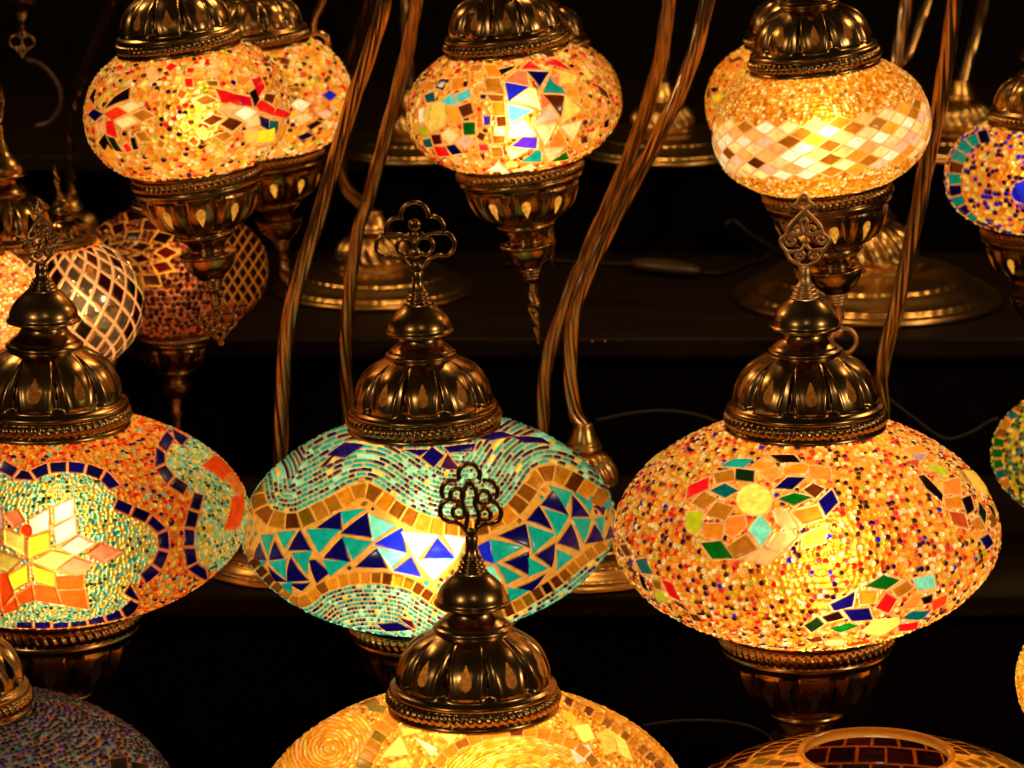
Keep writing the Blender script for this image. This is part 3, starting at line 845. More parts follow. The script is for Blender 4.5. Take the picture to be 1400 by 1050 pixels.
def pat_bigtri(g):                       # middle lantern, big bright triangles
    g.tiles("""black 605,120 750,85 700,110 650,160; red 755,110 810,60 870,110; red 865,50 960,50 1055,120 930,85; salmon 655,180 730,120 785,125 800,205;
    navy 788,122 920,127 865,215; teal 885,250 930,150 1020,255; blue 660,190 800,215 680,300; cream 695,300 800,225 835,230 865,350;
    lemon 985,120 1080,150 1070,195 990,190; brown 885,262 1010,268 990,390; lemon 1017,270 1105,350 993,430; cyan 675,320 820,355 690,430;
    pink 690,440 770,410 840,500 680,515; pink 825,430 920,330 975,405; cream 830,450 960,430 890,560; salmon 870,250 930,310 880,340;
    orange 925,550 980,470 1030,560 930,570; cream 990,450 1110,420 1060,530; violet 700,565 770,510 850,515 845,580; cream 670,580 800,580 700,640;
    teal 755,655 840,592 873,592 873,655; cream 885,580 1005,575 920,660; green 935,655 1020,595 1040,640; white 550,710 620,660 680,715;
    cream 710,715 810,670 840,695; salmon 920,170 975,150 985,240 950,190; honey 1020,200 1090,210 1100,300 1040,270; gold 540,170 620,165 650,255 550,240;
    bronze 550,262 645,265 650,300 580,298; amber 580,307 650,305 655,385 580,377; brown 607,395 660,390 665,445 612,450; gold 580,510 655,505 650,545 590,550;
    cream 600,455 660,455 660,500 600,500; lemon 185,350 220,315 290,310 325,380 290,450 230,480 180,430; dteal 180,265 235,245 245,300 195,310;
    cyan 285,300 340,255 370,320 320,360; cyan 360,270 440,230 450,275 385,310; navy 245,220 275,170 325,175 290,235; amber 170,190 240,190 230,225 165,230;
    brown 380,335 455,310 470,370 410,395; green 410,430 480,425 480,495 415,500; white 145,350 178,335 175,420 150,430; cream 280,500 330,460 380,505 330,555;
    pink 370,545 420,500 475,540 420,580; maroon 220,500 275,495 285,550 235,555; navy 310,565 360,555 405,605 345,615; red 235,565 300,570 330,620 265,625;
    dteal 170,530 215,520 230,570 185,570; lime 150,460 190,460 205,510 165,505; honey 300,320 370,330 400,420 330,440; amber 335,170 410,160 420,220 345,235;
    gold 460,90 520,85 500,120 450,120; amber 530,90 600,90 640,150 560,150; black 415,185 440,180 430,215 410,215; navy 510,265 545,262 540,285 515,285;
    violet 530,390 570,390 565,440 535,440; brown 1200,200 1260,240 1280,290 1230,260; black 1250,420 1275,400 1270,450 1245,455; brown 1110,520 1140,500 1150,540 1115,550""", 4.375, 540, 70, shrink=-.3)
    g.chips(75, 9.5, ['honey', 'straw', 'orange', 'amber', 'honey', 'peach', 'gold', 'lemon', 'brown', 'dorange', 'red', 'rose'])
    g.beads(7.2, ['honey', 'straw', 'cream', 'orange', 'red', 'rose', 'gold', 'brown', 'lemon', 'dgreen'],
            [20, 14, 12, 16, 7, 5, 8, 6, 8, 2], hole=.4, grout=(240, 170, 70), seed=10, stretch=1.15)


def pat_cream(g):                        # right lantern, cream diamonds between bands of tiny amber beads
    g.diamonds(36, 9.6, ['cream', 'white', 'peach', 'pink', 'honey', 'gold', 'bronze', 'brown'], [26, 18, 20, 14, 8, 9, 4, 2], -40, 36, skew=.05, shrink=.9)
    g.beads(5.6, ['honey', 'straw', 'amber', 'cream', 'gold'], [20, 20, 14, 14, 8], hole=.7, grout=(225, 135, 25), seed=11)


def pat_yellow_chips(g):                 # lantern tucked behind the cream one
    g.tiles("""black 40,235 75,222 85,240 50,255; black 200,270 255,232 262,255 215,290; yellow 135,285 190,275 215,310 150,315; green 110,260 125,240 128,290 112,300;
    amber 210,110 270,95 250,140 200,140; red 195,225 215,220 210,245; brown 230,100 290,70 300,85 240,110; black 130,245 165,238 170,258 140,265""", 4.0, 940, 60)
    g.chips(60, 7.5, ['honey', 'straw', 'orange', 'amber', 'honey', 'peach', 'gold', 'lemon', 'brown', 'dorange', 'yellow'])
    g.beads(6.2, ['honey', 'straw', 'amber', 'red', 'brown', 'lime', 'lemon', 'orange'], [20, 16, 14, 5, 7, 5, 8, 12], hole=.4, grout=(235, 160, 50), seed=12)


def pat_blueheart(g):                    # lantern cut by the right edge, turquoise and navy border
    L = [(1352, 186), (1326, 196), (1310, 222), (1307, 255), (1316, 285), (1342, 312), (1362, 318)]
    g.strip(L, 17, 15, ['teal', 'navy', 'teal', 'brown', 'dblue', 'teal'], .82)
    g.disc(1396, 264, 13, 'blue')
    g.tiles("blue 1386,252 1402,246 1412,262 1398,280", 1, 0, 0)
    g.beads(7.4, ['honey', 'straw', 'lemon', 'navy', 'blue', 'orange', 'violet', 'cream'], [9, 16, 20, 20, 14, 10, 0, 12], hole=.55, grout=(240, 140, 30), seed=13)


def pat_crackle(g):
    g.beads(4.6, ['peach', 'honey', 'cream', 'orange', 'terra'], [20, 14, 12, 10, 5], hole=.0, grout=(190, 110, 50), seed=14, stretch=1.6)


def pat_plain(g):
    g.beads(7, ['gold', 'amber', 'bronze', 'brown'], hole=.4, grout=(150, 90, 40), seed=23)


def pat_mirror(g):
    g.col[:] = lin((250, 200, 145))
    g.diamonds(29, 19, ['silver', 'brown', 'dgreen', 'lemon'], [14, 2, 2, 1], mir=.92, shrink=2.1, high=2.2, jit=.3, skew=0)
    g.beads(5, ['amber', 'honey', 'orange'], grout=(225, 150, 70), where=np.abs(g.S) > 92, seed=15)


def pat_darkred(g):
    g.col[:] = lin((235, 160, 60))
    c = (140, 346)
    for ring, (r0, r1, n) in enumerate([(4, 26, 10), (28, 52, 14), (52, 78, 18)]):
        for i in range(n):
            a = (i + .5 * (ring % 2)) * 2 * PI / n; h = PI / n * .95; rm = (r0 + r1) / 2
            P = [(c[0] + r * 1.35 * math.cos(b), c[1] + r * .9 * math.sin(b)) for r, b in ((r0, a), (rm, a + h), (r1, a), (rm, a - h))]
            g.poly(P, ['dred', 'maroon', 'dred', 'black'][rng.integers(4)], shrink=1.2, gap=3)
    for cx, cy in ((338, 362),):
        for i in range(-4, 5):
            for j in range(-2, 3):
                x, y = cx + j * 14 + (i % 2) * 7, cy + i * 11
                g.poly([(x - 7, y), (x, y - 11), (x + 7, y), (x, y + 11)], 'dred', shrink=1.4, gap=2)
    g.beads(8.2, ['dred', 'maroon', 'bronze', 'brown', 'terra'], [14, 10, 3, 8, 4], hole=.6, grout=(205, 125, 75), seed=16)


def pat_swirl(g):                        # big amber lamp in front: coiled bead rows and gold tiles
    s_ = 2.3333
    o = lambda L: [(x / s_ + 350, y / s_ + 750) for x, y in L]
    g.tiles("""lemon 400,668 460,598 490,660; cream 500,600 580,640 560,665; lemon 580,590 650,590 620,625; straw 420,690 480,670 500,700 430,712; honey 975,530 1000,520 1040,570 1005,570;
    pink 1000,640 1060,625 1080,670 1020,690; lemon 1010,570 1060,560 1080,610 1040,620; straw 1090,590 1130,570 1150,650 1110,660; lemon 1130,580 1170,600 1200,680 1160,660;
    bronze 320,490 380,478 400,500 340,505; olive 350,500 420,505 410,530 360,520; straw 460,570 540,560 520,590 470,600""", s_, 350, 750, shrink=.4)
    ring = lambda cx, cy, rx, ry, a0, a1: [(cx + rx * math.cos(math.radians(a)), cy - ry * math.sin(math.radians(a))) for a in np.linspace(a0, a1, 40)]
    g.strip(o(ring(830, 760, 275, 175, -20, 200)), 12, 19, ['bronze', 'gold', 'brown', 'gold', 'bronze'], .85)
    g.strip(o([(985, 485), (1050, 515), (1120, 560), (1190, 610), (1260, 670), (1310, 720), (1350, 780)]), 11, 15, ['bronze', 'brown', 'gold'], .8)
    g.strip(o([(440, 540), (400, 590), (370, 640), (345, 690), (330, 760)]), 20, 14, ['bronze', 'gold', 'olive'], .85)
    for cx, cy, rx, ry, n, sd in ((230, 640, 165, 150, 0, 1), (830, 760, 260, 165, 0, 2), (1230, 640, 0, 0, 1, 3)):
        if n == 0:
            X, Y = (cx / s_ + 350), (cy / s_ + 750)
            dx, dy = (g.px - X) * s_ / rx, (g.py - Y) * s_ / ry
            w = np.hypot(dx, dy); t = np.arctan2(dy, dx)
            g.rows(w * rx / s_, t * w * rx / s_, (w < .97) & g.front, 5.6, 7, ['honey', 'amber', 'straw', 'peach', 'lemon'], [20, 14, 12, 6, 3], grout=(215, 140, 50), seed=sd)
    wl, tl, sg = g.near(o([(985, 485), (1050, 515), (1120, 560), (1190, 610), (1260, 670), (1310, 720), (1350, 780)]))
    g.rows(wl - 8, tl, (sg < 0) & (wl > 8) & g.front, 5.6, 7, ['honey', 'amber', 'straw', 'peach'], [20, 14, 12, 6], grout=(215, 140, 50), seed=6)
    g.beads(7, ['honey', 'amber', 'straw', 'gold', 'lemon'], [16, 14, 12, 6, 4], hole=.4, grout=(225, 150, 60), seed=17)


def pat_dark(g):
    g.tiles('black 148,1040 172,1036 174,1052 150,1056; black 178,1042 200,1046 200,1060 180,1056', 1, 0, 0)
    g.beads(8.2, ['navy', 'black', 'violet', 'dteal', 'blue', 'dorange', 'sky', 'dblue'], [14, 8, 5, 9, 8, 3, 9, 10], hole=.45, rad=.40, jit=.6, grout=(245, 200, 170), seed=18)


def pat_open(g):
    cols = ['brown', 'dred', 'flame', 'bronze', 'olive', 'honey', 'maroon', 'gold', 'amber', 'dorange']
    g.diamonds(96, 22, cols, [12, 6, 9, 12, 6, 10, 6, 10, 12, 7], smax=g.S.max() - 14, skew=.3, shrink=3.2, jit=.2)
    g.diamonds(44, 40, ['dred', 'maroon', 'dred', 'brown'], [6, 5, 6, 1], shrink=1.6, lo=1.85, hi=PI, square=True, smax=g.S.max() - 16)
    g.diamonds(44, 40, ['dred', 'maroon', 'dred', 'brown'], [6, 5, 6, 1], shrink=1.6, lo=-PI, hi=-1.85, square=True, smax=g.S.max() - 16)
    g.beads(9, ['amber', 'honey'], grout=(240, 150, 35), hole=0, high=.1, seed=19)


def pat_greenbead(g):
    g.strip([(1395, 552), (1376, 580), (1366, 612), (1370, 650), (1386, 676)], 12, 14, ['gold', 'dteal', 'lemon', 'green', 'bronze'], .8)
    g.beads(7, ['straw', 'lime', 'dgreen', 'dteal', 'purple', 'honey', 'green', 'brown'], [14, 8, 10, 10, 8, 12, 8, 6], hole=.55, grout=(160, 140, 60), seed=20)


def pat_yellow(g):
    g.beads(7, ['straw', 'lemon', 'honey', 'amber'], hole=.4, grout=(220, 160, 50), seed=21)


# ------------------------------------------------------------------ levels of the stepped display
Z0, Z1, Z2, Z3 = .45, .755, .895, 1.002


def board(name, x0, x1, y0, y1, z0, z1, mat, label=None, cat=None, kind=None, group=None, bev=.004):
    import bmesh
    bm = bmesh.new()
    bmesh.ops.create_cube(bm, size=1)
    for v in bm.verts:
        v.co = ((x0 + x1) / 2 + v.co.x * (x1 - x0), (y0 + y1) / 2 + v.co.y * (y1 - y0), (z0 + z1) / 2 + v.co.z * (z1 - z0))
    bmesh.ops.bevel(bm, geom=bm.edges[:], offset=bev, segments=3, affect='EDGES', profile=.6)
    me = bpy.data.meshes.new(name); bm.to_mesh(me); bm.free()
    return tag(put(name, me, mat), label, cat, group, kind)


XW = 1.3
board('floor', -2.2, 2.2, 2.0, 5.2, .20, .25, PANEL, kind='structure')
board('wall_back', -2.2, 2.2, 4.80, 4.86, .251, 3.2, PANEL, kind='structure')
SG = 'shelves of the stepped lamp display'
board('display_shelf', -XW, XW, 2.45, 3.346, Z0 - .02, Z0, WOOD, 'lowest dark wooden shelf, hidden below the front lamps', 'shelf', group=SG)
board('display_shelf', -XW, XW, 3.35, 3.77, Z1 - .02, Z1, WOOD, 'dark wooden shelf just under the large globes, carrying the nearest swan-neck bases', 'shelf', group=SG)
board('display_shelf', -XW, XW, 3.75, 4.17, Z2 - .02, Z2, WOOD, 'dark wooden shelf with two tiny screws in its front edge', 'shelf', group=SG)
board('display_shelf', -XW, XW, 4.15, 4.79, Z3 - .018, Z3, WOOD, 'highest and dimmest wooden shelf, behind the small glowing lanterns', 'shelf', group=SG)
for y0, zt in ((3.375, Z1 - .0205), (3.79, Z2 - .0205), (4.19, Z3 - .0185)):
    board('display_riser', -XW, XW, y0, y0 + .012, .2505, zt, PANEL, kind='structure', bev=.001)

# ------------------------------------------------------------------ lamps
LAMPTOP = {}
CZ = .95                                # the caps are a little squatter than the bells below


def stem_mesh(length, r0, foot):
    """pedestal below the bell: turned stem of the given length and a stepped round foot (z up, foot at 0)."""
    L = length
    f = foot
    pr = [(f * .98, 0), (f, .003), (f, .007), (f * .93, .010), (f * .9, .014), (f * .7, .018), (f * .66, .022), (f * .4, .030), (f * .3, .036)]
    pr = [p for p in pr if p[1] < L * .8]
    top = [(r0 * .75, L * .82), (r0 * 1.1, L * .86), (r0 * .8, L * .9), (r0 * 1.0, L * .96), (r0 * .9, L)]
    mid = []
    if L > .08: mid = [(r0 * .8, .05), (r0 * 1.15, L * .4), (r0 * 1.3, L * .55), (r0 * .8, L * .7)]
    return lathe('stem', pr + mid + top, 64)


def lamp(key, label, mid, Y, a, yt, yb, rt, rb, pattern, watts, tilt=0., stand=None, fin='scroll', finrot=0., bot='drop', botrot=0.,
         p=2.0, group=None, name='mosaic_lamp', fsc=1., cap=True, grout=(235, 160, 80), res=1.5, lightpos=(0, 0, 0), tint=(1, .83, .62), edge=None, foot=70):
    c = at(mid[0], mid[1], Y)
    sc = scale_at(c)
    R = Matrix.Rotation(math.radians(-tilt), 3, 'Y')
    Rn = np.array(R)
    ca = .968
    ht, hb = (mid[1] - yt) / ca / math.cos(math.radians(tilt)), (yb - mid[1]) / ca / math.cos(math.radians(tilt))
    g = Globe(c, R, a, ht, hb, rt * .96, rb * .96, sc, p=p, grout=grout, res=res, back=7. if cap else 2.5, edge=edge)
    pattern(g)
    down = hb * sc + CAPTOP * rb * sc
    if stand is None: base = c + Rn @ np.array([0, 0, -down])
    else: base = np.array([c[0], c[1], stand])
    root = empty(name, base, (0, math.radians(-tilt), 0) if stand is None else None)
    tag(root, label, 'lamp', group)
    off = (c - base) if stand is not None else np.array([0, 0, down])
    rot = (0, math.radians(-tilt), 0) if stand is not None else None

    def place(nm, me, mat, zloc, s_, flip=False, rz=0., parent=root, sz=1.):
        o = bpy.data.objects.new(nm, me)
        COL.objects.link(o)
        if not me.materials: me.materials.append(mat)
        M = Matrix.Translation((0, 0, zloc)) @ (Matrix.Rotation(PI, 4, 'X') if flip else Matrix()) @ Matrix.Rotation(rz, 4, 'Z') @ Matrix.Diagonal((s_, s_, s_ * sz, 1))
        B = Matrix.Translation([float(v) for v in off]) @ (R.to_4x4() if rot else Matrix())
        o.parent = parent
        M = B @ M if parent is root else M
        o.matrix_local = M
        return o
    place('glass_globe', g.mesh('glass_globe'), GLASS if watts > 0 else GLASS_UNLIT, 0, 1)
    if not cap:
        q = rt * .96
        place('glass_lip', lathe('glass_lip', catmull([(q - 1, -3), (q - 2.5, 2), (q - 1, 7), (q + 4, 10), (q + 8, 9)], 5), 96), LIPM, ht * sc, sc)
    if cap:
        k = place('cap', CAP, BRASS, ht * sc, rt * sc, rz=random.uniform(-.1, .1), sz=CZ)
        place('added_liner', LNRD, LINER_DARK, 0, 1, parent=k)
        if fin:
            place('finial', FIN[fin], BRASS, (ht + CZ * CAPTOP * rt - .5) * sc, rt * sc, rz=finrot, sz=fsc)
        else:
            place('hook_ring', LOOP, BRASS, (ht + (CZ * CAPTOP + 15 * U) * rt) * sc, rt * sc).rotation_euler = (PI / 2, 0, 0)
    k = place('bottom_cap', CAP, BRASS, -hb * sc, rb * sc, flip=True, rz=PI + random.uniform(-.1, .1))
    place('added_liner', LNR if stand is None else LNRB, LINER if stand is None else LINER_BLACK, 0, 1, parent=k)  # added liner: glows in hanging bells, stays dark in standing ones
    if stand is None:
        place('tail_finial', FIN[bot], BRASS, -down, rb * sc, flip=True, rz=botrot)
    else:
        Ln = off[2] - down + .002
        if Ln > .01:
            o = put('stem', stem_mesh(Ln, 20 * U * rb * sc, foot * sc), BRASS, root)
    if watts > 0:
        ld = bpy.data.lights.new('bulb', 'POINT')
        ld.energy = watts * .72; ld.color = tint; ld.shadow_soft_size = .02 * min(1, a / 200)
        lo = bpy.data.objects.new('bulb', ld); COL.objects.link(lo)
        lo.parent = root
        lo.location = [float(v) for v in off + Rn @ (np.array(lightpos) * sc)]
    LAMPTOP[key] = c + Rn @ np.array([0, 0, (ht + (CZ * CAPTOP + 27 * U) * rt) * sc])
    return root


GS, GH = 'mosaic lamps standing in the front rows', 'small mosaic lanterns hanging from swan necks'
R15 = 1.5
lamp('L', 'lit lamp with an orange star on pale green scallops edged in blue squares', (67, 704), 3.15, 271, 583, 824, 116, 124, pat_star, 1.15,
     stand=Z0, fin='scroll', fsc=.72, finrot=.95, group=GS, p=1.9, lightpos=(10, 25, -45), edge=(245, 150, 80), foot=110)
lamp('M', 'lit lamp with a wavy band of navy and turquoise triangles and a cloud-shaped finial', (586, 718), 3.16, 254, 586, 836, 106, 116, pat_triangles, 1.6,
     tilt=2.2, stand=Z0, fin='trefoil', group=GS, p=1.85, grout=(212, 158, 72), lightpos=(-5, -55, -20), foot=110)
lamp('N', 'lit lamp covered in many-coloured beads with flowers of diamond tiles', (1102, 730), 3.15, 262, 586, 853, 111, 122, pat_bead_flowers, 1.7,
     tilt=1.2, stand=Z0, fin='copper_scroll', fsc=.88, group=GS, p=1.9, edge=(235, 185, 120), lightpos=(20, -40, -25), foot=110)
lamp('O', 'amber lamp with coiled bead rows and gold tiles, front centre under a tree-shaped finial', (649, 1118), 2.86, 296, 967, 1255, 118, 126, pat_swirl, 2.2,
     tilt=.5, stand=Z0, fin='tree', group=GS, lightpos=(0, -40, 0), foot=110)
lamp('P', 'unlit lamp of dark purple and navy beads in the bottom left corner', (-65, 1112), 2.88, 308, 968, 1250, 114, 124, pat_dark, 0, stand=Z0, fin='scroll',
     group=GS, foot=110)
lamp('Q', 'amber and dark red tiled globe with no cap, its round opening showing the inside', (1195, 1172), 2.86, 308, 1034, 1302, 103, 126, pat_open, 1.1,
     stand=Z0, cap=False, group=GS, grout=(240, 150, 35), lightpos=(0, 0, -40), foot=110)
lamp('R', 'dim green and yellow beaded globe cut by the right edge, beside the many-coloured bead lamp', (1456, 622), 3.5, 98, 548, 690, 46, 50, pat_greenbead, .3,
     stand=Z1, group='small globes at the sides of the display', foot=90)
lamp('S', 'sliver of a yellow beaded globe at the right edge, below the green one', (1492, 930), 3.12, 100, 845, 1010, 46, 50, pat_yellow, .35, stand=Z0,
     group='small globes at the sides of the display', foot=80)
lamp('G', 'pale crackled cream globe cut by the left edge, in front of the mirror globe', (-32, 424), 3.33, 92, 348, 502, 42, 44, pat_crackle, .45, stand=Z0, fin=None,
     group='small globes at the sides of the display', foot=70)
lamp('G2', 'unlit lamp at the left edge, only its big fluted brass cap and spire showing', (6, 424), 3.56, 104, 345, 505, 84, 84, pat_plain, 0, stand=Z1, fin='scroll', finrot=1.4,
     group='small globes at the sides of the display', foot=70)
lamp('H', 'dimly lit globe of mirror diamonds in pale grout, beside the pale crackled globe', (106, 416), 3.42, 90, 338, 492, 40, 40, pat_mirror, .3, tint=(1, .66, .38), tilt=8, stand=Z1, fin='drop',
     group='small globes at the sides of the display', grout=(225, 180, 150), foot=70)  # weak bulb added inside to brighten the pale grout
lamp('I', 'dimly lit dark red globe with a tile star and red beads, behind the mirror globe', (236, 368), 3.62, 128, 292, 447, 56, 58, pat_darkred, .24, stand=Z1, fin=None,
     group='small globes at the sides of the display', foot=70)  # faint bulb added inside so the amber grout glows

lamp('A', 'small lit lantern with red and cream diamonds, in front of another at the upper left', (257, 152), 3.38, 140, 71, 225, 86, 92, pat_chips_red, .42, tilt=7,
     fin=None, bot='heart', group=GH, p=2.15, res=1.3, lightpos=(10, -30, -5), edge=(248, 190, 110))
lamp('B', 'small lit lantern half hidden, with one blue square and cream diamonds', (363, 142), 3.62, 117, 64, 202, 72, 74, pat_chips_blue, .46, tilt=6, fin=None, bot='drop',
     group=GH, p=2.15, res=1.3)
lamp('C', 'small lit lantern of large triangles in red, cyan, violet and cream', (702, 150), 3.4, 144, 72, 217, 86, 88, pat_bigtri, .45, tilt=6, fin=None, bot='drop', group=GH,
     p=2.15, res=1.3, lightpos=(0, -35, -10), edge=(248, 190, 110))
lamp('C2', 'lantern almost hidden behind the one of large triangles', (744, 142), 3.66, 104, 72, 195, 66, 58, pat_yellow_chips, .12, tilt=3, fin=None, bot='drop', group=GH, p=2.15)
lamp('D', 'small lit lantern with a band of cream diamonds between tiny amber beads', (1123, 176), 3.36, 149, 95, 249, 91, 90, pat_cream, .54, tilt=6.5, fin=None, bot='ring', group=GH,
     p=2.15, res=1.3, lightpos=(0, -30, 0), edge=(248, 190, 110))
lamp('E', 'yellow and amber lantern peeping out behind the cream diamond lantern', (1088, 140), 3.62, 121, 66, 215, 70, 66, pat_yellow_chips, .4, tilt=2, fin=None, bot='drop', group=GH, p=2.15)
lamp('F', 'lantern cut by the right edge, turquoise and navy tiles round beads with a blue heart', (1420, 244), 3.55, 125, 173, 304, 72, 78, pat_blueheart, .4, fin=None, bot='drop',
     group=GH, p=2.3, res=1.3)
lamp('K', 'dim hanging lantern of which only the double-ring finial shows, in the top left corner', (24, -150), 3.95, 110, -215, -92, 62, 62, pat_yellow, .0, fin=None, bot='heart', group=GH, p=2.3)

# ------------------------------------------------------------------ swan neck stands
PLATE = lathe('base_plate', [(.97, 0), (.995, .012), (1.0, .03), (.985, .05), (.95, .062), (.93, .066), (.925, .085), (.91, .10), (.88, .105), (.84, .12), (.80, .15), (.755, .175),
                            (.74, .18), (.735, .195), (.72, .205), (.70, .207), (.66, .225), (.58, .25), (.50, .265), (.47, .27), (.46, .285), (.44, .295), (.42, .30), (.385, .31), (.36, .33)], 220,
              lambda T, R, H: R + ((H > .084) & (H < .101)) * .006 * np.sin(60 * T) + ((H > .19) & (H < .208)) * .007 * np.sin(46 * T))
DOME = lathe('fluted_dome', catmull([(.36, .325), (.385, .35), (.39, .40), (.37, .46), (.32, .52), (.25, .565), (.19, .59), (.165, .60)], 6), 192,
             lambda T, R, H: R * (1 - .10 * np.clip((H - .33) / .04, 0, 1) * np.clip((.60 - H) / .06, 0, 1) * np.abs(np.sin(11 * (T + (H - .4) * 1.2))) ** .7))
CONE = lathe('neck_socket', [(.165, .60), (.19, .605), (.205, .62), (.20, .635), (.17, .645), (.185, .655), (.17, .67), (.15, .70), (.12, .76), (.10, .80), (.10, .815), (.085, .82)], 64)
GN = 'swan-neck lamp stands of twisted brass'


def stand(label, foot, z, R_px, path, Ys, lampkey, rad_px=10.5, zs=1., lift=0., twist=26., arch=None):
    """foot: photo point of the plate's middle on level z; path: photo points of the neck going up; Ys: distances of its ends."""
    b = on(foot[0], foot[1], z)
    sc = scale_at(b)
    Rm = R_px * sc
    root = tag(empty('swan_neck_stand', b), label, 'lamp stand', GN)
    for nm, me in (('base_plate', PLATE), ('fluted_dome', DOME), ('neck_socket', CONE)):
        o = put(nm, me, BASEM, root, (0, 0, 0 if nm == 'base_plate' else lift))
        o.scale = (Rm, Rm, Rm if nm == 'base_plate' else Rm * zs)
    if lift:
        put('column', lathe('column', [(.33 * Rm, .3 * Rm), (.2 * Rm, .4 * Rm), (.16 * Rm, lift * .7), (.2 * Rm, lift + .2 * Rm), (.36 * Rm, lift + .331 * Rm * zs)], 48), BASEM, root)
    n = len(path)
    pts = [b + np.array([0, 0, .78 * Rm * zs + lift])]
    for i, (x, y) in enumerate(path):
        pts.append(at(x, y, b[1] + (Ys - b[1]) * (i + 1) / n))
    e = LAMPTOP.get(lampkey)
    if e is not None:
        l = pts[-1]
        top = max(l[2], e[2]) + .10
        dx = e - l
        pts += [l + dx * .10 + np.array([0, 0, (top - l[2]) * .75]), l + dx * .45 + np.array([0, 0, top - l[2] - dx[2] * .45 + .03]),
                l + dx * .85 + np.array([0, 0, (top - l[2]) - dx[2] * .85 - .01]), e + np.array([0, 0, .03]), e]
    P, s = resample(catmull(np.array(pts), 12),   .0025)
    V, F = sweep(P - b, rad_px * sc * .87, 50, twist=twist, lobes=5, depth=.24)
    put('twisted_neck', mesh_np('twisted_neck', V, F), NECKM, root)
    return root


stand('bright twisted stand whose neck slants up beside the two upper left lanterns', (385, 776), Z1, 108,
      [(384, 660), (384, 600), (388, 500), (400, 415), (440, 280), (482, 140), (512, 50), (530, -20), (545, -110)], 3.40, 'A', 11)
stand('thinner shadowed twisted stand just right of the bright slanting one', (484, 722), Z1, 95,
      [(480, 620), (475, 545), (473, 455), (487, 330), (507, 260), (545, 120), (562, 40), (572, -20), (582, -100)], 3.52, 'C', 9.5)
stand('stand on a wide brass base behind the cloud-shaped finial, its neck dim', (510, 398), Z2, 137,
      [(470, 250), (462, 190), (468, 120), (490, 50), (508, -10), (520, -90)], 3.80, 'B', 9)
stand('darker of the two crossing twisted stands in the middle', (745, 735), Z1, 90,
      [(742, 640), (742, 590), (747, 500), (775, 410), (818, 310), (862, 210), (898, 100), (912, 20), (918, -60)], 3.55, 'C2', 10)
stand('twisted stand with an orange sheen and a fluted amber base beside the triangle lamp', (797, 778), Z1, 125,
      [(785, 560), (780, 510), (782, 450), (795, 395), (845, 290), (896, 195), (938, 105), (964, 15), (980, -80)], 3.44, 'D', 10.5, zs=1.4, lift=.041)
stand('pale twisted stand running down beside the cream diamond lantern', (1212, 735), Z1, 95,
      [(1209, 640), (1206, 560), (1206, 500), (1226, 420), (1252, 300), (1272, 200), (1287, 130), (1304, 10), (1312, -80)], 3.47, 'F', 11)
stand('stand on the widest brass base, behind the bead lamp and under the cream lantern', (1185, 410), Z2, 184,
      [(1206, 240), (1216, 150), (1228, 75), (1240, 0), (1250, -80)], 3.95, 'E', 9.5)
stand('dim plain stand at the upper left beside the mirror globe', (98, 345), Z2, 100,
      [(97, 260), (95, 160), (113, 105), (140, 40), (162, -20), (175, -90)], 3.98, 'K', 8, twist=60)
stand('dim stand on the top shelf behind the crossing necks', (905, 208), Z3, 118, [(910, 60), (918, -20), (930, -90)], 4.3, None, 8)
stand('dim stand on the top shelf beside the turquoise and navy lantern', (1312, 205), Z3, 118, [(1336, 40), (1350, -20), (1360, -90)], 4.3, None, 8)
stand('dim stand on the top shelf half hidden by the thin twisted neck', (562, 208), Z3, 105, [(556, 60), (553, -20), (553, -90)], 4.3, None, 8)
stand('dim slanting stand behind the pale neck and the cream lantern', (1150, 210), Z3, 100, [(1195, 130), (1235, 85), (1262, 20), (1285, -50)], 4.3, None, 7)

# ------------------------------------------------------------------ cords, switch and screws
def cord(label, pts, r, mat=CORD):
    P, _ = resample(catmull(np.array(pts), 12), .004)
    c = P.mean(0)
    V, F = sweep(P - c, r, 10)
    o = put('power_cord', mesh_np('power_cord', V, F), mat, None, c)
    return tag(o, label, 'cord', 'lamp cords and wires among the shelves')


z = Z2 + .003
cord('dark cord lying on the middle shelf, leading into a brown switch', [on(x, y, z) for x, y in ((690, 362), (740, 356), (800, 360), (850, 361), (868, 362))], .0022)
cord('dark cord looping on the middle shelf right of the brown switch', [on(x, y, z) for x, y in ((952, 372), (985, 374), (1020, 362), (1048, 352), (1030, 340), (1005, 325))] +
     [at(992, 308, 4.13), at(1004, 302, 4.14), at(1020, 316, 4.13), at(1050, 335, 4.10), at(1075, 350, 4.05)], .0022)
sw = Bag()
u = np.linspace(0, 1, 26)
a0, a1 = on(862, 360, Z2 + .009), on(958, 371, Z2 + .009)
V, F = sweep(np.array([a0 + (a1 - a0) * t for t in u]), .013 * np.sqrt(np.clip(1 - (2 * u - 1) ** 2, .02, 1)) ** .7, 20)
c = (a0 + a1) / 2
V -= c; V[:, 2] *= .62
tag(put('cord_switch', mesh_np('cord_switch', V, F), CREAMCORD, None, c), 'oval brown in-line cord switch on the middle shelf', 'switch')
cord('dark cord hanging in the gap right of the pale twisted neck', [at(x, y, 3.72) for x, y in ((1215, 545), (1250, 572), (1292, 600), (1330, 590), (1350, 578), (1365, 572))], .0018)
cord('dark cord sagging above the bead lamp left of its cap', [at(x, y, 3.72) for x, y in ((815, 575), (860, 566), (905, 562), (950, 567), (985, 580), (1010, 600))], .0018)
cord('curved dark cord below the bead lamp beside the amber lamp', [at(x, y, 3.30) for x, y in ((880, 992), (930, 986), (980, 986), (1020, 992), (1045, 1003), (1080, 1030))], .0016)
cord('thin bent brass wire in the upper left corner under the double-ring finial', [at(x, y, 4.05) for x, y in ((36, 82), (52, 86), (70, 102), (82, 126), (80, 150), (66, 168), (50, 172))], .0026, CREAMCORD)
B = Bag()
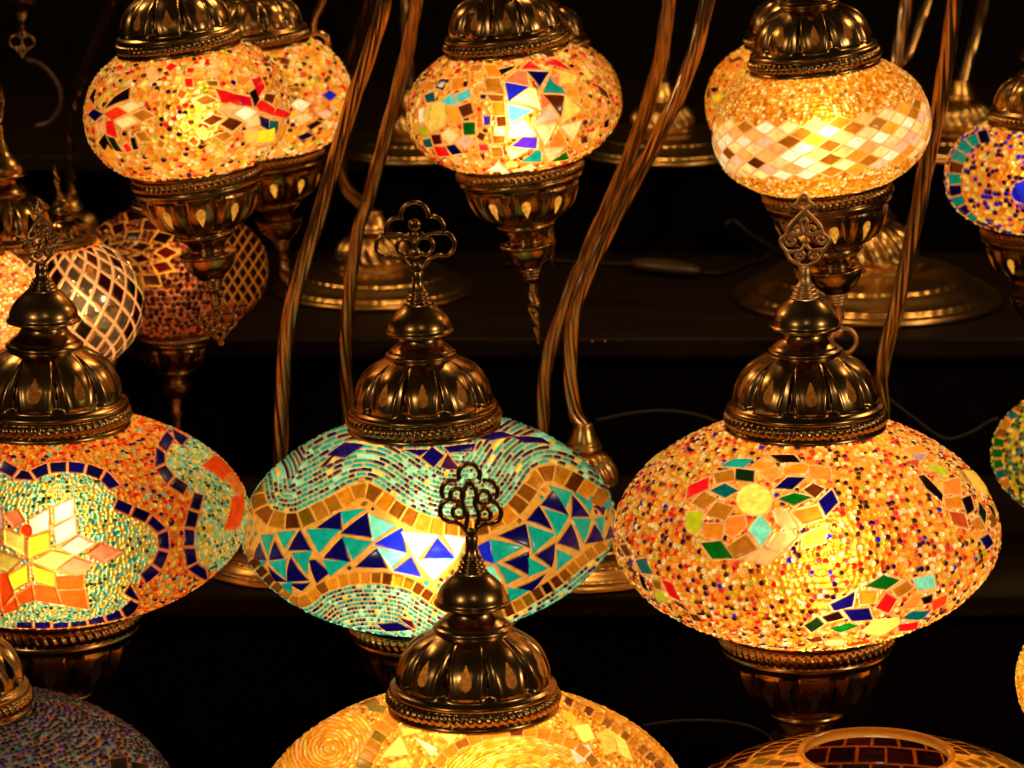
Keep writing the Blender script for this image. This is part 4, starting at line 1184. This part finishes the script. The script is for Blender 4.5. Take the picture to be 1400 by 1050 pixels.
P, _ = resample(catmull(np.array([at(x, y, 3.75) for x, y in ((462, -70), (452, -25), (440, 5), (430, 28), (429, 44))]), 12), .003)
B.tube(P, .0035)
c0 = at(434, 60, 3.75)
B.tube(np.array([c0 + np.array([.010 * math.sin(t), 0, .010 * math.cos(t)]) for t in np.linspace(0, 2 * PI, 30)]), .0038)
c0 = P.mean(0)
B.V = [v - c0 for v in B.V]
tag(put('hanging_hook', B.mesh('hanging_hook'), NECKM, None, c0), 'thin brass hook with a ring at its end, right of the half hidden lantern cap', 'hook')
for px, lb in ((810, 'left of the two tiny shiny screws in the shelf edge'), (827, 'right of the two tiny shiny screws in the shelf edge')):
    B = Bag(); B.ball((0, 0, 0), .0017, (1, .5, 1))
    tag(put('screw', B.mesh('screw'), BRASS, None, at(px, 467, 3.7497)), lb, 'screw', 'screws in the shelf edge')

# ------------------------------------------------------------------ light of the shop round the display
wd = bpy.data.worlds.new('World'); SC.world = wd; wd.use_nodes = True
wd.node_tree.nodes['Background'].inputs[0].default_value = (1, .62, .28, 1)
wd.node_tree.nodes['Background'].inputs[1].default_value = .02


def shop(name, loc, w, col=(1, .78, .5), size=.06):
    ld = bpy.data.lights.new(name, 'POINT'); ld.energy = w; ld.color = col; ld.shadow_soft_size = size
    o = bpy.data.objects.new(name, ld); COL.objects.link(o); o.location = loc
    return o


shop('shop_lamp', (1.9, 2.0, 1.75), 45, size=.12)
shop('shop_lamp', (-1.5, 1.2, 2.1), 34, size=.08)
shop('shop_lamp', (.25, .4, 2.9), 10, size=.08)
shop('shop_lamp', (-.75, 3.75, 1.75), 8, (1, .62, .25), .07)
shop('shop_lamp', (.1, 3.7, 1.75), 8, (1, .62, .25), .07)
shop('shop_lamp', (.85, 3.7, 1.75), 8, (1, .62, .25), .07)

SC.view_settings.view_transform = 'Standard'
SC.view_settings.look = 'None'
SC.view_settings.exposure = 0
SC.view_settings.gamma = 1
SC.view_settings.use_curve_mapping = False
SC.cycles.use_denoising = True
SC.cycles.max_bounces = 8
SC.cycles.transmission_bounces = 6
SC.cycles.diffuse_bounces = 3
SC.cycles.glossy_bounces = 4
SC.cycles.sample_clamp_indirect = 4
SC.cycles.caustics_reflective = False
SC.cycles.caustics_refractive = False
